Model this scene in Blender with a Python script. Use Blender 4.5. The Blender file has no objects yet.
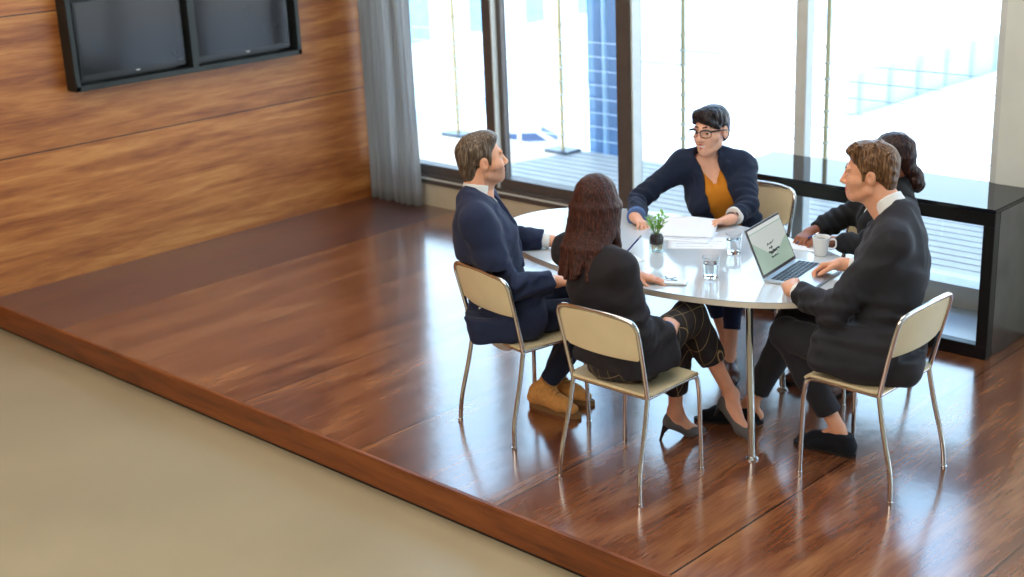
import bpy, bmesh, math, random
import numpy as np
from mathutils import Vector, Matrix
random.seed(7)
rng = np.random.default_rng(7)
PI = math.pi
S = bpy.context.scene
COL = S.collection

# ------------------------------------------------------------------ camera
CAM = Vector((8.187, -3.6584, 2.65))
RX = Vector((0.7260836, 0.68642578, -0.04027714))      # image right
RY = Vector((0.18576303, -0.25221893, -0.94967242))    # image down
RZ = Vector((-0.66203829, 0.68205957, -0.31064457))    # view direction
cam_d = bpy.data.cameras.new('camera')
cam = bpy.data.objects.new('camera', cam_d)
COL.objects.link(cam)
m = Matrix(((RX.x, -RY.x, -RZ.x, CAM.x), (RX.y, -RY.y, -RZ.y, CAM.y), (RX.z, -RY.z, -RZ.z, CAM.z), (0, 0, 0, 1)))
cam.matrix_world = m
cam_d.sensor_width = 36.0
cam_d.lens = 1375.2 / 1024 * 36
cam_d.clip_end = 300
cam_d.dof.use_dof = True
cam_d.dof.focus_distance = 6.0
cam_d.dof.aperture_fstop = 2.0
S.camera = cam

# ------------------------------------------------------------------ world, sun, added room fill, exposure
S.view_settings.view_transform = 'Standard'
S.view_settings.look = 'None'
S.view_settings.gamma = 1.0
S.view_settings.use_curve_mapping = False
S.view_settings.exposure = 0.0
S.cycles.use_denoising = True
S.cycles.max_bounces = 8
S.cycles.transparent_max_bounces = 12
S.cycles.sample_clamp_indirect = 6.0

wd = bpy.data.worlds.new('world'); S.world = wd; wd.use_nodes = True
nt = wd.node_tree; nt.nodes.clear()
wo = nt.nodes.new('ShaderNodeOutputWorld'); bg = nt.nodes.new('ShaderNodeBackground')
tc = nt.nodes.new('ShaderNodeTexCoord'); sx = nt.nodes.new('ShaderNodeSeparateXYZ'); cr = nt.nodes.new('ShaderNodeValToRGB')
nt.links.new(tc.outputs['Generated'], sx.inputs[0]); nt.links.new(sx.outputs['Z'], cr.inputs[0])
nt.links.new(cr.outputs[0], bg.inputs[0]); nt.links.new(bg.outputs[0], wo.inputs[0])
e = cr.color_ramp.elements
e[0].position = 0.0; e[0].color = (0.95, 0.97, 1.0, 1)
e[1].position = 1.0; e[1].color = (0.16, 0.36, 0.9, 1)
for pos, c in ((0.08, (0.88, 0.95, 1.0, 1)), (0.24, (0.60, 0.82, 1.0, 1)), (0.45, (0.42, 0.69, 1.0, 1)), (0.65, (0.25, 0.5, 1.0, 1))):
    q = e.new(pos); q.color = c
bg.inputs[1].default_value = 5.0

def light(name, kind, loc, direction, energy, color=(1, 1, 1), size=None, size_y=None, angle=None):
    d = bpy.data.lights.new(name, kind); d.energy = energy; d.color = color
    if size: d.shape = 'RECTANGLE'; d.size = size; d.size_y = size_y or size
    if angle is not None: d.angle = angle
    o = bpy.data.objects.new(name, d); COL.objects.link(o); o.location = loc
    o.rotation_euler = Vector(direction).to_track_quat('-Z', 'Y').to_euler()
    return o
light('sun', 'SUN', (0, -10, 20), (0.25, 1.0, -1.35), 9.0, (1.0, 0.96, 0.9), angle=0.01)
light('added_fill_room', 'AREA', (5.0, -4.6, 4.9), (-0.2, 0.75, -1), 400, (1.0, 0.93, 0.84), 6.0, 4.0)  # added out-of-view fill that brightens the interior, not a known fitting
light('added_fill_platform', 'AREA', (4.2, 0.6, 5.0), (0, 0.05, -1), 110, (1.0, 0.95, 0.88), 5.0, 2.4)  # second added fill, lifts the people and the window wall

# ------------------------------------------------------------------ helpers
def tag(o, label=None, cat=None, group=None, kind=None):
    if label: o['label'] = label
    if cat: o['category'] = cat
    if group: o['group'] = group
    if kind: o['kind'] = kind
    return o
def link(o, parent=None):
    COL.objects.link(o)
    if parent is not None: o.parent = parent
    return o
def empty(name, loc=(0, 0, 0), rz=0.0, label=None, cat=None, group=None):
    o = bpy.data.objects.new(name, None); o.empty_display_size = 0.1
    link(o); o.location = loc; o.rotation_euler = (0, 0, rz)
    return tag(o, label, cat, group)

class MB:
    """Collects verts and faces of one mesh."""
    def __init__(self): self.v = []; self.f = []; self.mi = []; self.cur = 0
    def add(self, vs, fs):
        o = len(self.v); self.v += [tuple(p) for p in vs]
        for f in fs: self.f.append(tuple(i + o for i in f)); self.mi.append(self.cur)
    def box(self, c, s, rot=None, bev=0.0):
        hx, hy, hz = (q / 2 for q in s); b = min(bev, hx * .9, hy * .9, hz * .9)
        bm = bmesh.new(); bmesh.ops.create_cube(bm, size=1)
        for v in bm.verts: v.co = Vector((v.co.x * s[0], v.co.y * s[1], v.co.z * s[2]))
        if b > 0: bmesh.ops.bevel(bm, geom=bm.edges[:], offset=b, segments=2, affect='EDGES')
        M = (rot.to_4x4() if rot is not None else Matrix())
        bm.verts.index_update()
        self.add([M @ v.co + Vector(c) for v in bm.verts], [[v.index for v in f.verts] for f in bm.faces]); bm.free(); return self
    def tube(self, pts, r, n=12, cap=True):
        pts = [Vector(p) for p in pts]; rs = r if isinstance(r, (list, tuple)) else [r] * len(pts)
        rings = []; prev = None
        for i, p in enumerate(pts):
            t = (pts[min(i + 1, len(pts) - 1)] - pts[max(i - 1, 0)]).normalized()
            if prev is None:
                a = Vector((0, 0, 1)) if abs(t.z) < .9 else Vector((1, 0, 0)); u = t.cross(a).normalized()
            else: u = (prev - t * prev.dot(t)).normalized()
            prev = u; w = t.cross(u)
            rings.append([p + (u * math.cos(2 * PI * k / n) + w * math.sin(2 * PI * k / n)) * rs[i] for k in range(n)])
        vs = [q for rr in rings for q in rr]; fs = []
        for i in range(len(pts) - 1):
            for k in range(n): fs.append((i * n + k, i * n + (k + 1) % n, (i + 1) * n + (k + 1) % n, (i + 1) * n + k))
        if cap: fs.append(tuple(range(n - 1, -1, -1))); fs.append(tuple((len(pts) - 1) * n + k for k in range(n)))
        self.add(vs, fs); return self
    def lathe(self, prof, c=(0, 0, 0), n=32, close=False):
        vs = []; fs = []; k = len(prof)
        for i in range(n):
            a = 2 * PI * i / n
            for (r, z) in prof: vs.append((c[0] + r * math.cos(a), c[1] + r * math.sin(a), c[2] + z))
        for i in range(n):
            j = (i + 1) % n
            for q in range(k - 1): fs.append((i * k + q, j * k + q, j * k + q + 1, i * k + q + 1))
            if close: fs.append((i * k + k - 1, j * k + k - 1, j * k, i * k))
        self.add(vs, fs); return self
    def prism(self, outline, z0, z1):
        n = len(outline)
        vs = [(x, y, z0) for x, y in outline] + [(x, y, z1) for x, y in outline]
        fs = [tuple(range(n - 1, -1, -1)), tuple(range(n, 2 * n))] + [(i, (i + 1) % n, n + (i + 1) % n, n + i) for i in range(n)]
        self.add(vs, fs); return self
    def grid(self, P):
        """P: rows x cols of points, open sheet."""
        R_, C_ = len(P), len(P[0])
        self.add([p for r in P for p in r], [(i * C_ + j, i * C_ + j + 1, (i + 1) * C_ + j + 1, (i + 1) * C_ + j) for i in range(R_ - 1) for j in range(C_ - 1)]); return self
    def build(self, name, mats, parent=None, smooth=True, loc=None, weld=False):
        me = bpy.data.meshes.new(name); me.from_pydata(self.v, [], self.f)
        if not isinstance(mats, (list, tuple)): mats = [mats]
        for q in mats: me.materials.append(q)
        me.polygons.foreach_set('material_index', self.mi)
        bm = bmesh.new(); bm.from_mesh(me)
        if weld: bmesh.ops.remove_doubles(bm, verts=bm.verts, dist=1e-5)
        bmesh.ops.recalc_face_normals(bm, faces=bm.faces); bm.to_mesh(me); bm.free()
        if smooth:
            me.polygons.foreach_set('use_smooth', [True] * len(me.polygons))
            me.set_sharp_from_angle(angle=math.radians(40))
        me.update()
        o = bpy.data.objects.new(name, me); link(o, parent)
        if loc: o.location = loc
        return o
def fillet(pts, r, n=6):
    """polyline with rounded corners"""
    pts = [Vector(p) for p in pts]; out = [pts[0]]
    for i in range(1, len(pts) - 1):
        a, b, c = pts[i - 1], pts[i], pts[i + 1]; d1 = (a - b); d2 = (c - b)
        q = min(r, d1.length * .49, d2.length * .49); p1 = b + d1.normalized() * q; p2 = b + d2.normalized() * q
        for k in range(n + 1):
            t = k / n; out.append(p1 * (1 - t) ** 2 + b * 2 * t * (1 - t) + p2 * t * t)
    out.append(pts[-1]); return out
def copy_tree(o, parent=None):
    c = o.copy(); COL.objects.link(c)
    if parent is not None: c.parent = parent
    for ch in list(o.children): copy_tree(ch, c)
    return c

# ------------------------------------------------------------------ materials
def lin(c):
    return tuple((v / 12.92 if v <= .04045 else ((v + .055) / 1.055) ** 2.4) for v in (q / 255 for q in c)) + (1,)
MATS = {}
def mat(name, col, rough=.5, metal=0.0, spec=.5, coat=0, bump=0, bscale=40, bstretch=(1, 1, 1), var=0, sheen=0, trans=0, ior=1.45, sss=0, vscale=None):
    """Principled material with procedural colour variation and bump."""
    M = bpy.data.materials.new(name); M.use_nodes = True; n = M.node_tree.nodes; l = M.node_tree.links
    b = n['Principled BSDF']; b.inputs['Base Color'].default_value = lin(col)
    b.inputs['Roughness'].default_value = rough; b.inputs['Metallic'].default_value = metal
    b.inputs['Specular IOR Level'].default_value = spec; b.inputs['Coat Weight'].default_value = coat
    b.inputs['Sheen Weight'].default_value = sheen; b.inputs['Transmission Weight'].default_value = trans
    b.inputs['IOR'].default_value = ior
    if sss: b.inputs['Subsurface Weight'].default_value = sss; b.inputs['Subsurface Radius'].default_value = (.012, .004, .002); b.inputs['Subsurface Scale'].default_value = 1.0
    if bump or var:
        t = n.new('ShaderNodeTexCoord'); mp = n.new('ShaderNodeMapping'); mp.inputs['Scale'].default_value = bstretch
        ns = n.new('ShaderNodeTexNoise'); ns.inputs['Scale'].default_value = bscale; ns.inputs['Detail'].default_value = 4
        l.new(t.outputs['Object'], mp.inputs[0]); l.new(mp.outputs[0], ns.inputs['Vector'])
        if bump:
            bp = n.new('ShaderNodeBump'); bp.inputs['Strength'].default_value = bump; bp.inputs['Distance'].default_value = .01
            l.new(ns.outputs['Fac'], bp.inputs['Height']); l.new(bp.outputs[0], b.inputs['Normal'])
        if var:
            n2 = ns
            if vscale:
                n2 = n.new('ShaderNodeTexNoise'); n2.inputs['Scale'].default_value = vscale; n2.inputs['Detail'].default_value = 5; l.new(mp.outputs[0], n2.inputs['Vector'])
            r = n.new('ShaderNodeValToRGB'); c = lin(col)
            r.color_ramp.elements[0].color = tuple(q * (1 - var) for q in c[:3]) + (1,); r.color_ramp.elements[0].position = .3
            r.color_ramp.elements[1].color = tuple(min(1, q * (1 + var)) for q in c[:3]) + (1,); r.color_ramp.elements[1].position = .7
            l.new(n2.outputs['Fac'], r.inputs[0]); l.new(r.outputs[0], b.inputs['Base Color'])
    MATS[name] = M; return M
def wood(name, dark, mid, light_, axis, rough=.35, coat=.0, board=None, board_axis=0, boff=0, rvar=.08, stretch=9.0, scale=1.6, seam=.004, bump=.02, bvar=.35, special=None, spec=.5):
    """long-grained wood; axis = grain direction (0 x, 1 y); seams every `board` m along board_axis"""
    M = bpy.data.materials.new(name); M.use_nodes = True; n = M.node_tree.nodes; l = M.node_tree.links; b = n['Principled BSDF']
    t = n.new('ShaderNodeTexCoord'); sp = n.new('ShaderNodeSeparateXYZ'); l.new(t.outputs['Object'], sp.inputs[0])
    def math_(op, a, bb=None, c=None):
        q = n.new('ShaderNodeMath'); q.operation = op
        for i, vv in enumerate((a, bb, c)):
            if vv is None: continue
            if isinstance(vv, (int, float)): q.inputs[i].default_value = vv
            else: l.new(vv, q.inputs[i])
        return q.outputs[0]
    idx = None
    if board:
        u = math_('DIVIDE', math_('SUBTRACT', sp.outputs[board_axis], boff), board); idx = math_('FLOOR', u); fr = math_('FRACT', u)
        edge = math_('MINIMUM', fr, math_('SUBTRACT', 1.0, fr)); smask = math_('LESS_THAN', edge, seam / board)
    mp = n.new('ShaderNodeMapping'); sc = [stretch] * 3; sc[axis] = 1.0; mp.inputs['Scale'].default_value = sc
    l.new(t.outputs['Object'], mp.inputs[0]); vec = mp.outputs[0]
    if idx is not None:
        cb = n.new('ShaderNodeCombineXYZ'); off = math_('MULTIPLY', idx, 13.7)
        l.new(off, cb.inputs[0]); l.new(off, cb.inputs[1]); l.new(off, cb.inputs[2])
        va = n.new('ShaderNodeVectorMath'); va.operation = 'ADD'; l.new(vec, va.inputs[0]); l.new(cb.outputs[0], va.inputs[1]); vec = va.outputs[0]
    n1 = n.new('ShaderNodeTexNoise'); n1.inputs['Scale'].default_value = scale; n1.inputs['Detail'].default_value = 6; n1.inputs['Roughness'].default_value = .6; n1.inputs['Distortion'].default_value = .6
    l.new(vec, n1.inputs['Vector'])
    mp2 = n.new('ShaderNodeMapping'); sc2 = [30.0] * 3; sc2[axis] = 2.0; mp2.inputs['Scale'].default_value = sc2; l.new(t.outputs['Object'], mp2.inputs[0])
    n2 = n.new('ShaderNodeTexNoise'); n2.inputs['Scale'].default_value = 3.0; n2.inputs['Detail'].default_value = 4; l.new(mp2.outputs[0], n2.inputs['Vector'])
    f = math_('ADD', math_('MULTIPLY', n1.outputs['Fac'], .75), math_('MULTIPLY', n2.outputs['Fac'], .25))
    r = n.new('ShaderNodeValToRGB'); el = r.color_ramp.elements
    el[0].position = .36; el[0].color = lin(dark); el[1].position = .66; el[1].color = lin(light_); q = el.new(.5); q.color = lin(mid)
    l.new(f, r.inputs[0]); colr = r.outputs[0]
    def mix(fac, a, bb, mode='MIX'):
        q = n.new('ShaderNodeMix'); q.data_type = 'RGBA'; q.blend_type = mode
        if isinstance(fac, (int, float)): q.inputs[0].default_value = fac
        else: l.new(fac, q.inputs[0])
        for i, vv in ((6, a), (7, bb)):
            if isinstance(vv, tuple): q.inputs[i].default_value = vv
            else: l.new(vv, q.inputs[i])
        return q.outputs[2]
    if idx is not None:
        wn = n.new('ShaderNodeTexWhiteNoise'); wn.noise_dimensions = '1D'; l.new(idx, wn.inputs['W'])
        g = math_('MULTIPLY_ADD', wn.outputs['Value'], bvar, 1 - bvar / 2); cg = n.new('ShaderNodeCombineColor')
        for i in range(3): l.new(g, cg.inputs[i])
        colr = mix(1.0, colr, cg.outputs[0], 'MULTIPLY')
        if special:   # boards below a given index are of another timber
            m2 = math_('LESS_THAN', idx, special[0]); r2 = n.new('ShaderNodeValToRGB')
            r2.color_ramp.elements[0].position = .35; r2.color_ramp.elements[0].color = lin(special[1]); r2.color_ramp.elements[1].position = .65; r2.color_ramp.elements[1].color = lin(special[2])
            l.new(f, r2.inputs[0]); colr = mix(m2, colr, r2.outputs[0])
        colr = mix(smask, colr, lin((38, 20, 14)))
    l.new(colr, b.inputs['Base Color'])
    ro = math_('MULTIPLY_ADD', n1.outputs['Fac'], rvar * 2, rough - rvar)
    if special: ro = math_('MULTIPLY_ADD', m2, special[3], ro)
    l.new(ro, b.inputs['Roughness'])
    b.inputs['Coat Weight'].default_value = coat; b.inputs['Coat Roughness'].default_value = rough; b.inputs['Specular IOR Level'].default_value = spec
    if bump:
        bp = n.new('ShaderNodeBump'); bp.inputs['Strength'].default_value = bump; bp.inputs['Distance'].default_value = .02
        n3 = n.new('ShaderNodeTexNoise'); n3.inputs['Scale'].default_value = 9; n3.inputs['Detail'].default_value = 5; l.new(t.outputs['Object'], n3.inputs['Vector'])
        l.new(n3.outputs['Fac'], bp.inputs['Height']); l.new(bp.outputs[0], b.inputs['Normal'])
    MATS[name] = M; return M
def pane_mat(name, tint=(1, 1, 1), refl=1.0, rough=0.0):
    """thin clear glass: lets light straight through and mirrors by Fresnel"""
    M = bpy.data.materials.new(name); M.use_nodes = True; n = M.node_tree.nodes; l = M.node_tree.links; n.clear()
    o = n.new('ShaderNodeOutputMaterial'); mx = n.new('ShaderNodeMixShader'); tr = n.new('ShaderNodeBsdfTransparent'); gl = n.new('ShaderNodeBsdfGlossy'); fr = n.new('ShaderNodeLayerWeight')
    tr.inputs[0].default_value = tint + (1,); gl.inputs['Roughness'].default_value = rough; fr.inputs['Blend'].default_value = .5
    pw = n.new('ShaderNodeMath'); pw.operation = 'POWER'; pw.inputs[1].default_value = 5.0
    mm = n.new('ShaderNodeMath'); mm.operation = 'MULTIPLY_ADD'; mm.inputs[1].default_value = .9 * refl; mm.inputs[2].default_value = .04 * refl
    l.new(fr.outputs['Facing'], pw.inputs[0]); l.new(pw.outputs[0], mm.inputs[0]); l.new(mm.outputs[0], mx.inputs[0]); l.new(tr.outputs[0], mx.inputs[1]); l.new(gl.outputs[0], mx.inputs[2]); l.new(mx.outputs[0], o.inputs[0])
    MATS[name] = M; return M

wall_wood = wood('wall_wood', (134, 74, 34), (170, 104, 50), (200, 138, 74), 1, rough=.42, board=.87, board_axis=2, boff=-.005, stretch=13, scale=.9, seam=.004, bvar=.2)
floor_wood = wood('floor_wood', (88, 48, 31), (124, 71, 43), (158, 104, 64), 1, rough=.17, coat=1.0, spec=.9, board=.9, board_axis=0, stretch=6, scale=1.0, seam=.0045, bvar=.25, bump=.06, special=(1, (66, 34, 30), (100, 58, 48), .16))
riser_wood = wood('riser_wood', (96, 48, 20), (126, 66, 28), (146, 82, 38), 0, rough=.4, stretch=8, scale=1.5)
beige_floor_m = mat('beige_floor', (166, 153, 124), rough=.34, var=.07, bscale=3, vscale=1.2, bump=.02)
plaster = mat('plaster', (222, 226, 216), rough=.8, var=.03, bscale=6, bump=.03)
sill_beige = mat('sill_beige', (196, 184, 158), rough=.7, var=.04, bscale=8, bump=.02)
frame_dark = mat('frame_dark', (98, 92, 88), rough=.42, metal=.3, var=.08, bscale=12)
frame_grey = mat('frame_grey', (206, 210, 204), rough=.4, metal=.0, var=.05, bscale=10)  # pale tone also paints flare onto the middle mullion
black_gloss = mat('black_gloss', (120, 123, 127), rough=.24, metal=.85, var=.2, bscale=6)
black_top = mat('black_top', (30, 34, 42), rough=.03, coat=0, spec=.4, var=.1, bscale=5)
black_satin = mat('black_satin', (20, 21, 23), rough=.38, var=.15, bscale=8)
chrome = mat('chrome', (214, 212, 208), rough=.13, metal=1.0, var=.04, bscale=20)
cream = mat('cream_plastic', (226, 208, 168), rough=.42, var=.03, bscale=9)
table_white = mat('table_white', (200, 207, 212), rough=.09, coat=.3, var=.02, bscale=5)
table_edge = mat('table_edge', (224, 216, 200), rough=.4, var=.03, bscale=8)
glass_pane = pane_mat('glass_pane', (.97, .99, .985))
deck_wood = mat('deck_board', (172, 168, 158), rough=.5, var=.12, bscale=4, bstretch=(1, 12, 12), bump=.1)
white_render = mat('white_render', (240, 238, 232), rough=.85, var=.03, bscale=2, bump=.02)
ground_pale = mat('ground_pale', (232, 230, 224), rough=.9, var=.03, bscale=.4, bump=.02)
# ------------------------------------------------------------------ the setting
WY = 3.28                      # inner face of the window wall
def struct(mb, name, mats, **k): return tag(mb.build(name, mats, **k), kind='structure')
struct(MB().box((6.5, WY / 2, -.09), (13, WY, .18)), 'floor_platform', floor_wood, smooth=False)
struct(MB().box((6.5, -.008, -.075), (13, .02, .142)), 'trim_1', riser_wood, smooth=False)           # riser board
struct(MB().box((6.5, -.012, -.006), (13, .03, .014), bev=.005), 'trim_2', riser_wood)              # nosing
struct(MB().box((6.5, -4.5, -.265), (13, 9.04, .2)), 'floor_lower', beige_floor_m, smooth=False)
struct(MB().box((6.5, -.004, -.158), (13, .006, .016)), 'trim_3', black_satin, smooth=False)        # shadow gap at the foot of the riser
struct(MB().box((-.1, -2.86, 2.4), (.2, 12.32, 5.6)), 'wall_left', wall_wood, smooth=False)
struct(MB().box((6.5, -9.1, 2.4), (13.4, .2, 5.6)), 'wall_back', mat('back_wall', (196, 176, 156), rough=.7, var=.06, bscale=3), smooth=False)
struct(MB().box((13.1, -2.86, 2.4), (.2, 12.6, 5.6)), 'wall_right', plaster, smooth=False)
struct(MB().box((6.5, -2.86, 5.3), (13.4, 12.6, .2)), 'ceiling', plaster, smooth=False)
# window wall: low upstand, head above, pier on the right
w = MB().box((1.3, WY + .1, .085), (2.6, .2, .17)); struct(w, 'wall_window_base', sill_beige, smooth=False)
struct(MB().box((3.89, WY + .1, .09), (2.42, .16, .18)).box((3.89, WY + .07, .188), (2.42, .2, .016)), 'trim_4', frame_grey, smooth=False)
struct(MB().box((6.5, WY + .1, 4.9), (13.2, .2, .6)), 'wall_window_head', plaster, smooth=False)
struct(MB().box((5.42, WY + .09, 2.3), (.64, .24, 4.8)), 'wall_pier', plaster, smooth=False)
struct(MB().box((9.4, WY + .1, .09), (7.2, .2, .18)), 'wall_window_base_right', plaster, smooth=False)
# window units: frame members with their panes
def window(n, x0, x1, z0, members, panes, fm):
    f = MB()
    for (c, s) in members: f.box(c, s, bev=.004)
    o = struct(f, f'window_{n}', fm)
    for (a, b, zz0) in panes:
        MB().box(((a + b) / 2, WY + .10, (zz0 + 4.6) / 2), (b - a, .008, 4.6 - zz0)).build('pane', glass_pane, o, smooth=False)
    return o
y_ = WY + .06
window(1, 0, 1.26, .17, [((.66, y_ - .01, .205), (1.3, .12, .07)), ((.66, y_ + .02, .275), (1.3, .1, .07)), ((.04, y_, 2.4), (.08, .12, 4.4)), ((1.30, WY + .03, 2.4), (.08, .06, 4.4))], [(.08, 1.3, .31)], frame_dark)
window(2, 1.3, 2.6, .17, [((1.9, y_ - .01, .205), (1.16, .12, .07)), ((1.9, y_ + .02, .275), (1.16, .1, .07)), ((1.362, WY + .09, 2.4), (.046, .06, 4.4)), ((2.537, WY + .055, 2.4), (.114, .11, 4.4))], [(1.385, 2.5, .31)], frame_dark)
window(3, 2.6, 3.83, .19, [((2.601, WY + .06, 2.4), (.014, .10, 4.4)), ((3.868, WY + .04, 2.4), (.075, .08, 4.4))], [(2.608, 3.84, .2)], frame_grey)  # thin pale strip paints the outdoor-lit side of the dark mullion
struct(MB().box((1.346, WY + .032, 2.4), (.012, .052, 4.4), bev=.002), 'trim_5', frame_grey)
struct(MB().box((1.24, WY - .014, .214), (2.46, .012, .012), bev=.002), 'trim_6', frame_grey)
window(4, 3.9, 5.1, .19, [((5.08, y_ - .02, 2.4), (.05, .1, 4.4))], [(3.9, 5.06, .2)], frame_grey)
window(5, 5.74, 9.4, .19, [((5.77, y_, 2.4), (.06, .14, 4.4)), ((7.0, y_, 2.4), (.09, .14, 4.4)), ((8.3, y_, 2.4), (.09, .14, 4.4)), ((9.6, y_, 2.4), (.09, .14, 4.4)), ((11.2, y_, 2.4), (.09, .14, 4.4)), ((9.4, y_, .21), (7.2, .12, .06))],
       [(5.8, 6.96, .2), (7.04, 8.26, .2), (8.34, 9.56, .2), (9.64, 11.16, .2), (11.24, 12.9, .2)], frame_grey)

# ------------------------------------------------------------------ outside
tag(MB().box((-10, 60, -10.1), (200, 112, .2)).build('ground', ground_pale, smooth=False), kind='structure')
dk = empty('timber_deck', (0, 0, 0)); dk['kind'] = 'structure'
mb = MB()
for i in range(17): mb.box((3.5, 3.46 + i * .118, -.02), (21, .106, .04), bev=.004)
tag(mb.build('deck_boards', deck_wood, smooth=False), kind='structure'); bpy.data.objects.remove(dk)
struct(MB().box((3.5, 4.45, -.3), (21, 2.0, .5)), 'deck_base', white_render, smooth=False)
struct(MB().box((3.5, 4.35, 5.3), (26, 2.2, .25)), 'unseen_overhang', white_render, smooth=False)  # out of view, put in to keep the deck in shade
# cable railing
post_m = mat('railing_post', (160, 150, 112), rough=.5, var=.06, bscale=14); plate_m = mat('post_plate', (78, 94, 110), rough=.35, metal=.4, var=.08, bscale=9)
rail = empty('cable_railing', (0.9, 5.27, 0), label='cable railing with slim beige posts along the far edge of the deck', cat='railing')
for k in range(8):
    x = -3.74 + 1.32 * k - .9
    p = MB().tube([(x, 0, 0), (x, 0, 2.9)], .018, 12)
    for q in range(9): p.tube([(x, -.028, .15 + q * .12), (x, .028, .15 + q * .12)], .013, 8)
    p.build('post', post_m, rail)
    MB().box((x, 0, .012), (.27, .2, .024), bev=.004).build('base_plate', plate_m, rail)
cable_m = mat('steel_cable', (190, 200, 206), rough=.3, metal=.6, var=.05, bscale=30)
for q in range(8): MB().tube([(-4.7, -.022, .15 + q * .12), (4.65, -.022, .15 + q * .12)], .0045, 6).build('cable', cable_m, rail)
# blue column beyond the railing
blue = mat('blue_steel', (84, 122, 164), rough=.5, var=.06, bscale=8); pale_blue = mat('pale_blue_highlight', (150, 190, 226), rough=.3, var=.05, bscale=8)
cl = empty('steel_column', (.47, 5.62, -.7), label='blue steel column with a pale pipe, behind the deck railing', cat='column')
MB().box((-.1, 0, 2.7), (.16, .14, 5.6), bev=.005).box((.12, 0, 2.7), (.14, .14, 5.6), bev=.005).box((0, .05, 2.7), (.1, .05, 5.6)).build('flanges', blue, cl)
MB().tube([(0.0, -.02, -.05), (0.0, -.02, 5.5)], .05, 16).build('highlight', pale_blue, cl)  # pale rod models the bright highlight down the middle of the column
# far buildings and the parked car
bw = mat('tinted_window', (146, 186, 200), rough=.25, var=.1, bscale=2)
b1 = empty('office_building', (-41.7, 48.8, -10), label='white building with tinted blue windows, far beyond the deck', cat='building')
MB().box((-5, 0, 7), (10, 54, 14)).build('wall', white_render, b1, smooth=False)
for k in range(-5, 7):
    for z in (3.35, 8.9): MB().box((-.05, -6.76 + k * 4.16, z + 1.95), (.2, 1.5, 3.9), bev=.03).build('window', bw, b1)
b2 = empty('low_wall', (-23.5, 61.2, -10), label='long low pale wall with pilasters, beyond the deck at the right', cat='wall')
pale_grey = mat('pale_grey_render', (176, 188, 190), rough=.8, var=.05, bscale=1); pil_m = mat('pilaster_render', (156, 164, 156), rough=.8, var=.05, bscale=2)
MB().box((-.15, 0, .97), (.3, 19.8, 1.95), bev=.03).build('wall', pale_grey, b2, smooth=False)
for k in range(7): MB().box((-.1, -8.9 + k * 2.8, .99), (.4, .32 + .1 * (k % 3), 1.98), bev=.02).build('pilaster', pil_m, b2, smooth=False)
car_white = mat('car_white', (236, 238, 240), rough=.3, coat=.6, var=.02, bscale=2); car_glass = mat('car_glass', (58, 72, 96), rough=.35, spec=.2, var=.1, bscale=3); tyre = mat('tyre', (40, 42, 46), rough=.8, var=.1, bscale=20)
cr_ = empty('car', (-29.5, 36.6, -10), math.radians(40), label='white parked car with dark blue windows, below beyond the deck edge', cat='car')
def frustum(x0, x1, y0, z0, X0, X1, Y0, z1): return [(x0, -y0, z0), (x1, -y0, z0), (x1, y0, z0), (x0, y0, z0), (X0, -Y0, z1), (X1, -Y0, z1), (X1, Y0, z1), (X0, Y0, z1)]
FQ = [(3, 2, 1, 0), (4, 5, 6, 7), (0, 1, 5, 4), (1, 2, 6, 5), (2, 3, 7, 6), (3, 0, 4, 7)]
mb = MB().box((0, 0, .68), (4.2, 1.72, .66), bev=.16); mb.add(frustum(-1.9, 1.15, .80, .98, -1.25, .35, .62, 1.46), FQ); mb.build('body', car_white, cr_)
for x0, x1, X0, X1 in ((-1.62, -.45, -1.18, -.45), (-.35, .85, -.35, .28)):
    mb = MB()
    for s in (-1, 1):
        vs = [(x0, s * .795, 1.04), (x1, s * .795, 1.04), (X1, s * .650, 1.42), (X0, s * .650, 1.42)]; mb.add(vs + [(x, y + s * .02, z) for x, y, z in vs], FQ)
    mb.build('side_window', car_glass, cr_, smooth=False)
mb = MB(); vs = [(1.13, -.68, 1.02), (1.13, .68, 1.02), (.42, .55, 1.43), (.42, -.55, 1.43)]; mb.add(vs + [(x + .03, y, z + .02) for x, y, z in vs], FQ); mb.build('windscreen', car_glass, cr_, smooth=False)
for x in (-1.35, 1.35):
    for y in (-.82, .82): MB().tube([(x, y - .1, .33), (x, y + .1, .33)], .33, 20).build('wheel', tyre, cr_)

# ------------------------------------------------------------------ curtain
sheer = bpy.data.materials.new('sheer_fabric'); sheer.use_nodes = True
n_ = sheer.node_tree.nodes; l_ = sheer.node_tree.links; n_.clear()
o_ = n_.new('ShaderNodeOutputMaterial'); df = n_.new('ShaderNodeBsdfDiffuse'); tl = n_.new('ShaderNodeBsdfTranslucent'); tr = n_.new('ShaderNodeBsdfTransparent'); m1 = n_.new('ShaderNodeMixShader'); m2 = n_.new('ShaderNodeMixShader')
t_ = n_.new('ShaderNodeTexCoord'); mp_ = n_.new('ShaderNodeMapping'); mp_.inputs['Scale'].default_value = (60, 60, .6); ns_ = n_.new('ShaderNodeTexNoise'); ns_.inputs['Scale'].default_value = 2; rp_ = n_.new('ShaderNodeValToRGB')
rp_.color_ramp.elements[0].color = lin((146, 146, 144)); rp_.color_ramp.elements[1].color = lin((206, 206, 202))
l_.new(t_.outputs['Object'], mp_.inputs[0]); l_.new(mp_.outputs[0], ns_.inputs['Vector']); l_.new(ns_.outputs['Fac'], rp_.inputs[0])
l_.new(rp_.outputs[0], df.inputs[0]); l_.new(rp_.outputs[0], tl.inputs[0]); m1.inputs[0].default_value = .45; m2.inputs[0].default_value = .18
l_.new(df.outputs[0], m1.inputs[1]); l_.new(tl.outputs[0], m1.inputs[2]); l_.new(m1.outputs[0], m2.inputs[1]); l_.new(tr.outputs[0], m2.inputs[2]); l_.new(m2.outputs[0], o_.inputs[0])
rows = []
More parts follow.
